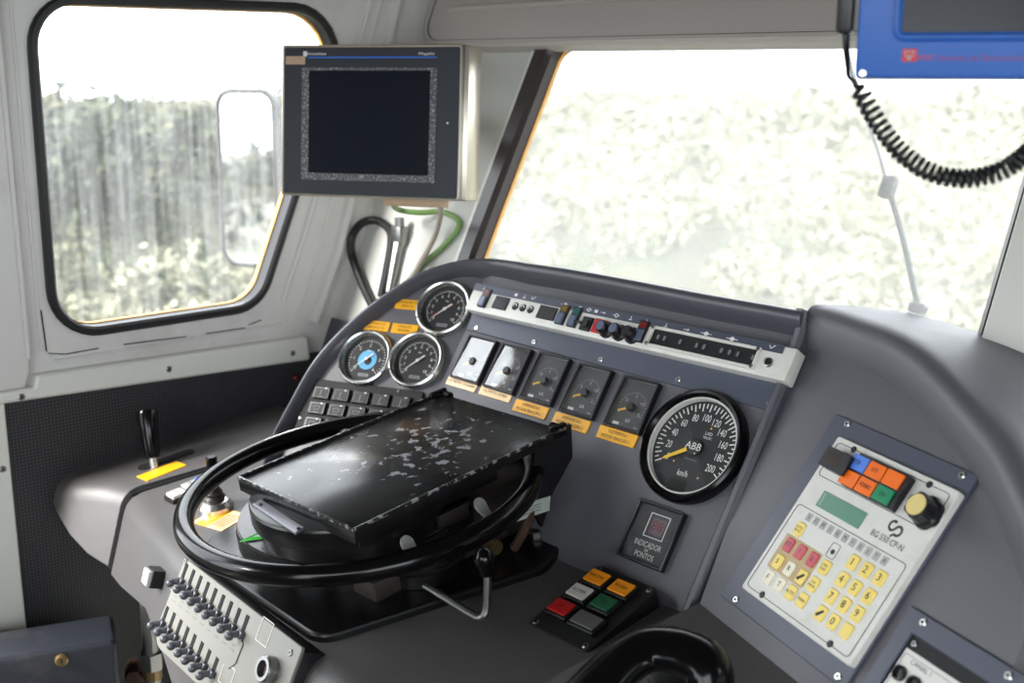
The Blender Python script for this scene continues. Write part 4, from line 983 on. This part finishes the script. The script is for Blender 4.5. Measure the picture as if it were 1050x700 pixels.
b = MB(FB); b.box((cb.x + .11, cb.y + .18, -.03), (.05, .06, .03), M['black'], .004); b.build('hanger', t)
h0 = fbx_(866, 36, -.03); c0 = fbx_(870, 78, -.015)
t = thing('handset', 'black handset clipped to left side of the blue display box', 'handset', FB @ T(h0.x, h0.y, -.03))
b = MB(FB); b.box((h0.x, h0.y + .05, -.03), (.0135, .10, .04), M['black'], .004); b.build('body', t)
b = MB(FB); b.tube(catmull([(h0.x + .001, h0.y + .002, -.03), (h0.x + .002, h0.y - .010, -.028), (c0.x, c0.y, -.015)], 5), .0034, M['rubber'], n=10, r1=.002); b.build('cord_boot', t)
# coiled cord
dz0 = ((FB @ Vector((c0.x, c0.y, -.015))) - CAM).dot(FWD)
cl = catmull([FB @ Vector((c0.x, c0.y, -.015))] + [spx(x, y, .945 + (dz0 - .945) * k) for x, y, k in ((879, 88, .97), (892, 112, .9), (910, 140, .75), (932, 163, .6), (958, 178, .4), (985, 183, .25), (1012, 180, .1), (1036, 170, 0), (1060, 150, 0), (1085, 120, 0))], 40)
acc = [0]
for i in range(1, len(cl)): acc.append(acc[-1] + (cl[i] - cl[i - 1]).length)
tot = acc[-1]; turns = 38; spts = []; npt = turns * 14; prev = None
for i in range(npt + 1):
    s = tot * i / npt; j = min(range(len(acc)), key=lambda q: abs(acc[q] - s)); j = max(1, min(j, len(cl) - 2))
    w = (s - acc[j]); d = (cl[j + 1] - cl[j - 1]).normalized(); c = cl[j] + d * w
    if prev is None: u = d.cross(Vector((0, 0, 1))).normalized()
    else: u = (prev - d * prev.dot(d)).normalized()
    prev = u; v = d.cross(u); ff = i / npt
    r = .0062 * min(1, max(0, ff - .035) * 22); ph = 2 * PI * turns * (max(0, ff - .03) / .97) ** 1.15
    spts.append(c + (u * math.cos(ph) + v * math.sin(ph)) * r)
b = MB(); b.tube(spts, .0020, M['rubber'], n=7); o = b.build('coiled_cord', mat=Matrix.Translation(spts[0])); tag(o, 'black coiled handset cord hanging in a curve below the blue box', 'cord')

# ================================================================ lever, buttons, joystick on the console
q = meet(158, 479, FD6, 0); fl_ = at(FD6, q.x, q.y)
t = thing('control_lever', 'black upright control lever standing on the side console by the wall', 'lever', fl_)
tip = fl_.inverted() @ (CAM + ray(150, 419) * ((fl_.translation - CAM).dot(FWD) * 1.0))
b = MB(fl_); d = tip.normalized(); L_ = tip.length
b.tube([(0, 0, -.005), d * .02], .0072, M['chrome'], n=12); b.build('shaft', t)
b = MB(fl_); b.tube([d * .016, d * .022, d * .05, d * (L_ - .008), d * (L_ - .002), d * L_], [.0105, .0122, .0150, .0172, .0150, .007], M['black_gloss'], n=20); b.build('handle', t)
q = up(FD6, -.8655, -.186, .001)
fr = at(FD6, meet(166, 483, FD6).x, meet(166, 483, FD6).y, 0, math.radians(5))
b = MB(fr); b.plate([(-.015, -.037), (.017, -.037), (.016, .037), (-.016, .037)], 0, .0016, M['yellow'], .0004); tag(b.build('label_plate', mat=fr), 'plain yellow plate at the foot of the black lever', 'label plate')
def push(px, py, fr, mt, label, rz=0, s=.020, txt=None, hh=.012):
    q = meet(px, py, fr, hh); f = at(fr, q.x, q.y, 0, rz)
    t = thing('push_button', label, 'push button', f, 'square push buttons on the desk')
    b = MB(f); b.rplate(0, 0, s * 1.25, s * 1.25, .002, -.001, hh * .6, M['black'], .001); b.build('base', t)
    b = MB(f); b.rplate(0, 0, s, s, .0015, hh * .6, hh, M[mt], .0015)
    if txt: b.text(txt, s * .25, 0, 0, hh + .0003, M['ink'])
    b.build('cap', t)
push(181, 504, FD, 'white_key', 'square white topped push button nearest the desk seam', .0, .025, 'AREIA')
push(196, 495.5, FD, 'grey_print', 'square grey topped push button behind the white one', .0, .025, 'APITO')
push(209, 489, FD, 'blue_key', 'blue topped push button half hidden by the black wheel rim', .0, .023)
# white square button on the apron
fa = tilted(Vector((-1.6, .60, .78)), 73, -8)
v0 = CAM + ray(163, 593) * 1.0
# the apron surface: sight the button on a plane lying along the apron of the desk
A1_ = FD @ Vector((-.6473, -.298, 0)); fa = tilted(A1_, 73, -9); q = meet(165, 592, fa, 0); f = at(fa, q.x, q.y, .0)
t = thing('push_button', 'square white push button on desk apron left of silver panel', 'push button', f, 'square push buttons on the desk')
b = MB(f); b.rplate(.0, 0, .026, .026, .002, -.008, .018, M['black'], .001); b.build('base', t)
b = MB(f); b.rplate(0, 0, .0215, .0215, .0015, .018, .024, M['white_key'], .0015); b.text('ANULA', .005, 0, 0, .0243, M['ink']); b.build('cap', t)
q = meet(222, 522, FD); f = at(FD, q.x, q.y)
t = thing('joystick', 'small black joystick with chrome base beside the steering wheel', 'joystick', f)
b = MB(f); b.lathe([(.0265, 0), (.026, .008), (.021, .015), (.014, .018), (.0001, .018)], M['chrome'], n=28); b.build('base', t)
b = MB(f); b.lathe([(.0155, .016), (.017, .021), (.013, .025), (.0145, .029), (.010, .034), (.011, .038), (.006, .046), (.0001, .046)], M['rubber'], n=20); b.build('boot', t)
tip = f.inverted() @ (CAM + ray(216.5, 468) * ((f.translation - CAM).dot(FWD) * .985)); d = tip.normalized()
b = MB(f); b.tube([d * .036, tip], .0046, M['black'], n=10); b.tube([tip * .72, tip * .76, tip * .97, tip], [.006, .008, .0088, .0055], M['black_gloss'], n=14); b.build('stick', t)
q = meet(226, 532, FD); f = at(FD, q.x, q.y, 0, math.radians(12))
b = MB(f); b.plate([(-.032, -.027), (.0, -.027), (.0, .027), (-.032, .027)], 0, .0012, M['yellow'], .0003); b.plate([(.0, -.027), (.034, -.027), (.034, .027), (.0, .027)], 0, .0012, M['peach'], .0003); b.plate([(-.032, -.027), (-.022, -.027), (-.022, .010), (-.032, .010)], .0012, .0014, M['peach'])
for i in range(4): b.bar2(.006 + .006 * i, -.02, .006 + .006 * i, .018, .0012, .0012, M['red_key'])
tag(b.build('label_plate', mat=f), 'yellow and cream label lying between joystick and wheel base', 'label plate')
# ================================================================ steering wheel controller
def fd(x, y, h): return meet(x, y, FD, h)
HUBC = (-.335, -.165)
wb = thing('wheel_pedestal', 'black wheel pedestal with drum, gearbox and base plate bolted to the desk', 'wheel pedestal', at(FD, HUBC[0], HUBC[1]))
b = MB(FD)
pl = roundpoly([(-.565, -.26), (-.52, -.305), (-.205, -.318), (-.15, -.15), (-.112, -.035), (-.135, .022), (-.19, .04), (-.30, .05), (-.52, .02)], [.03, .03, .035, .05, .03, .03, .02, .02, .04], 5)
b.plate(pl, 0, .011, M['black_paint'], .004); b.build('base_plate', wb)
b = MB(FD); b.lathe([(.009, .011), (.009, .018), (.007, .020), (.0001, .020)], M['steel'], X=T(-.178, .012), n=6); b.lathe([(.014, .011), (.014, .0125), (.0001, .0125)], M['black_paint'], X=T(-.178, .012)); b.build('bolt', wb)
b = MB(FD); b.lathe([(.10, .011), (.10, .054), (.156, .056), (.1585, .060), (.1585, .078), (.156, .083), (.152, .0845), (.0001, .0845)], M['black_paint'], X=T(-.334, -.157), n=64); b.build('lower_drum', wb)
b = MB(FD); b.lathe([(.155, .0845), (.1545, .0862), (.152, .0868), (.0001, .0868)], M['lid_grey'], X=T(-.334, -.157), n=64); b.build('drum_lid', wb)['label'] = 'grey drum lid'
b = MB(FD); b.lathe([(.118, .0868), (.118, .108), (.126, .109), (.127, .112), (.127, .132), (.1255, .135), (.123, .1358), (.0001, .1358)], M['black_paint'], X=T(-.295, -.187), n=64); b.build('upper_drum', wb)
st = [fd(259, 516, .139), fd(303, 546, .139), fd(312, 540, .139), fd(267, 511, .139)]
b = MB(FD); b.plate([(p.x, p.y) for p in st], .1358, .139, M['strap'], .001); b.screw(st[0].x + .012, st[0].y + .004, .139, .0025, M['black']); b.screw(st[1].x - .006, st[1].y + .008, .139, .0025, M['black']); b.build('strap_plate', wb)
# gearbox under the lid
b = MB(FD); b.box((-.305, -.04, .050), (.20, .22, .078), M['gear_paint'], .006); b.box((-.300, -.10, .022), (.17, .25, .03), M['gear_paint'], .004); b.build('gearbox', wb)
b = MB(FD); b.lathe([(.055, .012), (.055, .055), (.05, .06), (.0001, .06)], M['black_paint'], X=T(-.235, -.135), n=32); b.lathe([(.057, .03), (.060, .033), (.057, .036)], M['black'], X=T(-.235, -.135), n=32); b.build('side_drum', wb)
b = MB(FD); b.box((-.203, -.112, .092), (.040, .048, .022), M['gear_paint'], .002); b.box((-.203, -.112, .105), (.044, .052, .004), M['black_gloss'], .0008); b.build('bracket_box', wb)
for (x, y) in ((415, 556), (490, 517)):
    p = fd(x, y, .100); b = MB(FD @ T(p.x + .006, p.y, .100, .35) @ Matrix.Rotation(math.radians(55), 4, 'Y'))
    o = [(.011 * math.cos(a), .011 * math.sin(a)) for a in [PI * .5 + PI * i / 10 for i in range(11)]] + [(.030, -.003), (.030, .003)]
    b.plate(o, -.0015, .0015, M['grey_print'], .0006); b.build('lock_tab', wb)['label'] = 'pale grey teardrop tab'
# leg that carries the lid at the far right, with its sticker
b = MB(FD)
b.loft([[(-.176, .025, .010), (-.170, .025, .010), (-.170, .082, .010), (-.176, .082, .010)], [(-.186, .01, .06), (-.180, .01, .06), (-.180, .092, .06), (-.186, .092, .06)], [(-.172, .02, .150), (-.166, .02, .150), (-.166, .085, .150), (-.172, .085, .150)]], M['black_paint'])
b.build('lid_leg', wb)
lg = FD @ T(-.1795, .018, .062)
a = [fd(531, 530, .056), fd(563, 521, .060), fd(561, 507, .078), fd(533, 517, .074)]
sx = -.1655
def onleg(x, y):
    fr = FD @ frame((sx, 0, 0), (0, 1, 0), (0, 0, 1)); return fr @ meet(x, y, fr, .0)
cs = [onleg(528, 535), onleg(563, 523), onleg(564, 508), onleg(533, 518)]
nrm = (cs[1] - cs[0]).cross(cs[3] - cs[0]).normalized(); nrm = nrm if nrm.dot(CAM - cs[0]) > 0 else -nrm
b = MB(); b.loft([[c for c in cs], [c + nrm * .0008 for c in cs]], M['sticker'])
for k in range(3): p0 = cs[0].lerp(cs[3], .3 + .2 * k) + nrm * .001; p1 = cs[1].lerp(cs[2], .3 + .2 * k) + nrm * .001; b.tube([p0.lerp(p1, .2), p0.lerp(p1, .7)], .0006, M['grey_ink'], n=5)
b.build('sticker', wb)['label'] = 'pale green paper sticker'
b = MB(FD); b.tube(catmull([(-.175, -.03, .013), (-.165, -.02, .035), (-.170, .0, .055), (-.185, .01, .07)], 6), .0065, M['rust'], n=10); b.build('cable_sleeve', wb)['label'] = 'rust brown cable sleeve'
b = MB(FD); b.cyl((-.190, -.06, .028), (-.172, -.06, .028), .010, M['brass']); b.box((-.186, -.05, .042), (.02, .03, .012), M['steel'], .003); b.build('brass_fitting', wb)
# the wheel itself
WC = Vector((-.341, -.142)); WH = .100; WR = .2305
wt = thing('steering_wheel', 'large glossy black steering wheel rim around the black tray', 'steering wheel', at(FD, WC.x, WC.y, WH))
n = 96
b = MB(FD); b.tube([(WC.x + WR * math.cos(2 * PI * i / n), WC.y + WR * math.sin(2 * PI * i / n), WH) for i in range(n)], .0138, M['black_gloss'], n=20, closed=True); b.build('rim', wt)
for a in (70, 110, 150):
    a = math.radians(a); b = MB(FD); b.tube([(WC.x + .11 * math.cos(a), WC.y + .11 * math.sin(a), WH - .018), (WC.x + (WR - .005) * math.cos(a), WC.y + (WR - .005) * math.sin(a), WH)], .008, M['black_gloss'], n=10, flat=(1.5, .6)); b.build('spoke', wt)
# document tray on top
TH = .155
c4 = [fd(255, 485.5, TH), fd(350, 547, TH), fd(577, 441, TH), fd(457, 398.5, TH)]
cx_ = sum(p.x for p in c4) / 4; cy_ = sum(p.y for p in c4) / 4
du = ((c4[2] - c4[1]) + (c4[3] - c4[0])); ang = math.atan2(du.y, du.x) - PI / 2
ft = at(FD, cx_, cy_, TH, ang + PI / 2)                    # x runs towards the windscreen
Ln = ((c4[2] - c4[1]).length + (c4[3] - c4[0]).length) / 2; Wd = ((c4[1] - c4[0]).length + (c4[2] - c4[3]).length) / 2
tr = thing('document_tray', 'flat black metal tray with chipped paint mounted over the wheel', 'tray', ft)
b = MB(ft); b.box((0, 0, -.008), (Ln - .004, Wd - .004, .010), M['worn'], .001); b.build('tray_top', tr)
b = MB(ft)
b.box((-Ln / 2 + .0015, 0, -.0095), (.003, Wd, .020), M['black_paint'], .001); b.box((-Ln / 2 + .0010, 0, -.0005), (.0036, Wd, .004), M['edge'], .001); b.build('front_lip', tr)
for sgn in (1, -1):
    b = MB(ft); b.box((-.06, sgn * (Wd / 2 - .0015), -.012), (Ln - .13, .003, .026), M['black_paint'], .001); b.box((0.0, sgn * (Wd / 2 - .0010), -.0005), (Ln, .0036, .004), M['edge'], .001); b.box((0, sgn * (Wd / 2 - .0015), -.006), (Ln - .002, .003, .014), M['black_paint'], .001); b.build('side_lip', tr)
b = MB(ft); b.box((-.02, 0, -.0145), (Ln - .05, Wd - .05, .009), M['black_paint'], .003); b.build('tray_body', tr)
for sgn in (1, -1):
    b = MB(ft); b.tube([(Ln / 2 - .004, sgn * (Wd / 2 - .004), -.002), (Ln / 2 - .004, sgn * (Wd / 2 - .022), -.002)], .006, M['black_gloss'], n=12)
    b.box((Ln / 2 - .012, sgn * (Wd / 2 - .004), -.003), (.03, .008, .018), M['black_gloss'], .002); b.build('hinge', tr)
# small green leaf on the drum
p = fd(262, 553, .0872); f = at(FD, p.x, p.y, .0869, .9)
b = MB(f); b.loft([[(-.02, -.0008, 0), (-.02, .0008, 0), (-.02, .0, .001)], [(-.004, -.004, .002), (-.004, .004, .002), (-.004, 0, .0045)], [(.012, -.002, .001), (.012, .002, .001), (.012, 0, .003)], [(.02, -.0003, .002), (.02, .0003, .002), (.02, 0, .0026)]], M['leaf'])
b.loft([[(-.016, .002, 0), (-.014, .004, 0), (-.015, .003, .001)], [(.004, .010, .003), (.006, .014, .003), (.005, .012, .005)], [(.016, .016, .002), (.0165, .0165, .002), (.016, .016, .0025)]], M['leaf'])
tag(b.build('leaf', mat=f), 'tiny bright green leaf lying on the grey drum lid', 'leaf')
# crank with ball grip
cr = at(FD, -.20, -.165)
t = thing('crank_handle', 'bent steel crank rod with black ball grip under the wheel', 'crank', cr)
pa = fd(436, 600, .030); pb = fd(485, 630, .022); pc = fd(494, 632, .024); pd = fd(499, 622, .035); pe = fd(500, 588, .075)
b = MB(FD); b.tube(catmull([pa, (pa + pb) / 2, pb, pc, pd, pe], 5), .0048, M['steel'], n=10); b.build('rod', t)
pf = fd(496.5, 573, .095)
b = MB(FD); b.ball(tuple(pf), .0125, M['black_gloss'], sz=1.1); b.tube([pf, pe], [.0115, .0085], M['black_gloss'], n=14); b.build('ball_grip', t)

# ================================================================ silver switch panel
SO = FD @ Vector((-.5412, -.315, 0))
FS = tilted(SO, 65, -4)
t = thing('switch_panel', 'silver switch panel with two rows of grey toggles at desk front', 'switch panel', FS)
HS = .018
def sp2(u, v, h=HS): q = up(FS, u, v, h); return q.x, q.y
xa, ya = sp2(-.0155, .003); xb, yb = sp2(.330, -.1215)
b = MB(FS); o = roundpoly([(xa, yb), (xb, yb), (xb, ya), (xa + .012, ya)], [.03, .004, .003, .003], 5)
b.plate(o, HS - .004, HS, M['silver'], .001); b.build('face_plate', t)
b = MB(FS); b.box(((xa + xb) / 2 + .004, (ya + yb) / 2, -.012), (xb - xa - .006, ya - yb - .008, .052), M['black'], .002); b.build('housing', t)
for row, n_, u0, v0, dv in ((0, 9, .0085, -.0115, -.0013), (1, 8, -.0015, -.0765, -.0018)):
    for i in range(n_):
        u = u0 + .0236 * i; v = v0 + dv * i * .45
        x, y = sp2(u, v)
        b = MB(FS); b.rplate(x, y, .0074, .0195, .0006, HS, HS + .0008, M['void']); b.build('slot', t)
        x2, y2_ = sp2(u - .0165, v - .0215, HS + .010)
        b = MB(FS); b.box((x2 + .002, y2_ + .002, HS + .004), (.013, .010, .006), M['grey_toggle'], .002)
        b.tube([(x2 + .002, y2_ + .002, HS + .006), (x2, y2_, HS + .011), (x2 - .001, y2_ - .003, HS + .015)], [.0046, .0042, .0056], M['grey_toggle'], n=12); b.ball((x2 - .001, y2_ - .003, HS + .015), .0059, M['grey_toggle'], n=12); b.build('toggle', t)
b = MB(FS); x0, y0 = sp2(-.006, -.037); x1, y1 = sp2(.2075, -.0665)
b.plate([(x0, y1 + .002), (x1 - .010, y1 - .010), (x1 + .001, y1 + .001), (x1 + .002, y0 - .003), (x1 - .006, y0 + .003), (x0, y0 + .004)], HS, HS + .0018, M['silver'], .0005)
for i in range(9):
    x = x0 + .016 + .022 * i; b.rplate(x, (y0 + y1) / 2 + .004, .008, .0022, .0003, HS + .0018, HS + .0020, M['grey_ink']); b.rplate(x, (y0 + y1) / 2 - .002, .011, .002, .0003, HS + .0018, HS + .0020, M['grey_ink'])
b.build('legend_plate', t)
x, y = sp2(.245, -.010); b = MB(FS); o = rrect(x, y, .028, .030, .001, 2); b.ring(o, grow(o, -.0012), HS, HS + .0006, M['silver_mark']); b.build('label_outline', t)
x, y = sp2(.198, -.085); b = MB(FS); o = rrect(x, y, .030, .026, .001, 2); b.ring(o, grow(o, -.0012), HS, HS + .0006, M['silver_mark']); b.build('label_outline', t)
x, y = sp2(.268, -.048, HS + .012); b = MB(FS); b.lathe([(.016, HS), (.016, HS + .012), (.0145, HS + .014), (.010, HS + .014), (.0095, HS + .004), (.0001, HS + .004)], M['steel'], X=T(x, y), n=28); b.box((x, y, HS + .006), (.005, .012, .006), M['rust'], .001); b.build('key_switch', t)
for u, v in ((.3113, -.0106), (.002, .0), (-.008, -.042)): x, y = sp2(u, v); b = MB(FS); b.screw(x, y, HS, .0042); b.build('screw', t)

# ================================================================ lower left: locker box and pipes
BX = CAM + ray(120, 655) * 1.86
p0 = CAM + ray(3, 674) * ((BX.z - H) / ray(3, 674).z)
du = (BX - p0); du.z = 0; L0 = du.length; du.normalize()
fbx = frame((BX.x, BX.y, BX.z), du, (0, 0, 1))            # x along the front, y up, z towards the camera
if (fbx.to_3x3() @ Vector((0, 0, 1))).dot(CAM - BX) < 0: fbx = frame((BX.x, BX.y, BX.z), -du, (0, 0, 1))
sg = 1 if (fbx.inverted() @ p0).x > 0 else -1
t = thing('locker_box', 'dark blue grey metal locker box with keyhole in lower left corner', 'locker', fbx @ T(0, -BX.z, 0))
b = MB(fbx); lx = sg * (L0 + .25)
b.box((lx / 2, -BX.z / 2 + .0, -.052), (abs(lx), BX.z - .002, .10), M['box_paint'], .012, seg=3); b.build('body', t)
q = meet(63, 676, fbx, 0); b = MB(fbx); b.lathe([(.010, 0), (.010, .004), (.007, .006), (.0001, .006)], M['brass'], X=T(q.x, q.y), n=20); b.bar2(q.x, q.y - .005, q.x, q.y + .004, .002, .006, M['void']); b.build('lock', t)
pp = CAM + ray(153, 640) * 1.95
t = thing('air_pipe', 'grey upright pipe with hexagon fittings under the desk', 'pipe', Matrix.Translation((pp.x, pp.y, 0)))
b = MB(); b.tube([(pp.x, pp.y, 0), (pp.x, pp.y, pp.z + .055)], .0125, M['steel'], n=14); b.build('pipe', t)
q = CAM + ray(156, 682) * 1.95
b = MB(); b.tube([(pp.x, pp.y, q.z - .012), (pp.x, pp.y, q.z + .016)], .019, M['steel'], n=6); b.tube([(pp.x, pp.y, q.z - .03), (pp.x, pp.y, q.z - .012)], .015, M['brass'], n=14); b.build('fitting', t)
q2 = CAM + ray(137, 688) * 1.98
t = thing('pipe_union', 'rusty brass hexagon pipe union beside the grey upright pipe', 'pipe fitting', Matrix.Translation((q2.x, q2.y, 0)))
b = MB(); b.tube([(q2.x, q2.y, 0), (q2.x, q2.y, q2.z)], .010, M['rust'], n=12); b.build('pipe', t)
b = MB(); b.tube([q2 + Vector((-.02, .01, 0)), q2 + Vector((.025, -.012, 0))], .014, M['rust'], n=6); b.build('hexagon', t)

# ================================================================ black handle in the foreground
def hd_(x, y, h): return FRD @ meet(x, y, FRD, h)
hp = [hd_(580, 738, .05), hd_(614, 703, .058), hd_(643, 676, .062), hd_(668, 665, .064), hd_(700, 668, .064), hd_(724, 682, .056), hd_(728, 706, .035), hd_(726, 726, .004)]
t = thing('brake_handle', 'thick glossy black bent handle rising from desk at bottom edge', 'handle', FRD @ T(*(FRD.inverted() @ hp[-1]).to_2d(), 0))
b = MB(); b.tube(catmull(hp, 6), .022, M['black_gloss'], n=20, flat=(1.2, .85)); b.build('grip', t)
b = MB(FRD); q = FRD.inverted() @ hd_(694, 700, .0); b.lathe([(.03, 0), (.028, .012), (.018, .016), (.0001, .016)], M['black'], X=T(q.x, q.y), n=24)
for k in range(3): b.lathe([(.004, .016), (.004, .021), (.0001, .021)], M['steel'], X=T(q.x + .012 * math.cos(2.1 * k), q.y + .012 * math.sin(2.1 * k)), n=6)
b.build('pivot', t)
# small red knob at the hood's left foot
p = wpx(303, 387, .02)
b = MB(Matrix.Translation(p)); b.ball((0, 0, 0), .0055, M['red_lamp']); b.tube([(0, 0, 0), (-.06, .02, -.005)], .004, M['black'], n=8); tag(b.build('warning_knob', mat=Matrix.Translation(p)), 'small dark red knob between the dashboard hood and perforated wall sheet', 'knob')

# ================================================================ unseen chair added to keep rear light off the desk
fs2 = frame((-.66, .16, 0), (math.cos(.62), math.sin(.62), 0), (-math.sin(.62), math.cos(.62), 0))
t = thing('desk_shade_chair', 'unseen dark pedestal chair added behind the desk to block rear light', 'light blocker', fs2)
b = MB(fs2); b.lathe([(.20, 0), (.19, .03), (.06, .05), (.055, .40), (.12, .42), (.0001, .42)], M['black_matt'], n=24); b.build('pedestal', t)
b = MB(fs2); b.box((0, .0, .47), (.48, .36, .11), M['rubber'], .04, seg=3); b.build('cushion', t)
b = MB(fs2); b.box((0, -.17, .78), (.46, .10, .50), M['rubber'], .04, seg=3); b.build('backrest', t)
# ================================================================ light: an overcast sky through the cab windows
w = bpy.data.worlds.new('sky'); S.world = w; w.use_nodes = True
bg = w.node_tree.nodes['Background']; bg.inputs['Color'].default_value = (.89, .945, 1.0, 1); bg.inputs['Strength'].default_value = 5.0
def portal(name, c, x, y, sx, sy):
    li = bpy.data.lights.new(name, 'AREA'); li.shape = 'RECTANGLE'; li.size = sx; li.size_y = sy; li.cycles.is_portal = True
    o = bpy.data.objects.new(name, li); C.objects.link(o); o.matrix_world = frame(c, x, y); return o
# area lights shine along their local -z
portal('side_window_portal', FW @ Vector((1.02, -.16, -.045)), FW.to_3x3() @ Vector((-1, 0, 0)), (0, 0, 1), .66, .58)
portal('windscreen_portal', FF @ Vector((-.35, .37, -.04)), FF.to_3x3() @ Vector((-1, 0, 0)), FF.to_3x3() @ Vector((0, 1, 0)), 2.5, .46)
portal('side_door_portal', FW @ Vector((-.585, -.445, -.055)), FW.to_3x3() @ Vector((-1, 0, 0)), (0, 0, 1), 1.13, 1.81)
portal('door_window_portal', FW @ Vector((.286, -.30, -.055)), FW.to_3x3() @ Vector((-1, 0, 0)), (0, 0, 1), .57, .84)
portal('rear_window_portal', Vector((.235, -1.23, 1.115)), Vector((1, 0, 0)), (0, 0, 1), 1.83, 1.53)
portal('right_window_portal', Vector((1.25, -.375, 1.35)), Vector((0, 1, 0)), (0, 0, 1), 1.45, .9)
sun = bpy.data.lights.new('veiled_sun', 'SUN'); sun.energy = 11.0; sun.angle = math.radians(22); sun.color = (1, .97, .93)
so = bpy.data.objects.new('veiled_sun', sun); C.objects.link(so)
so.rotation_euler = Vector((.25, .85, -.60)).to_track_quat('-Z', 'Y').to_euler()
S.view_settings.exposure = 0.32
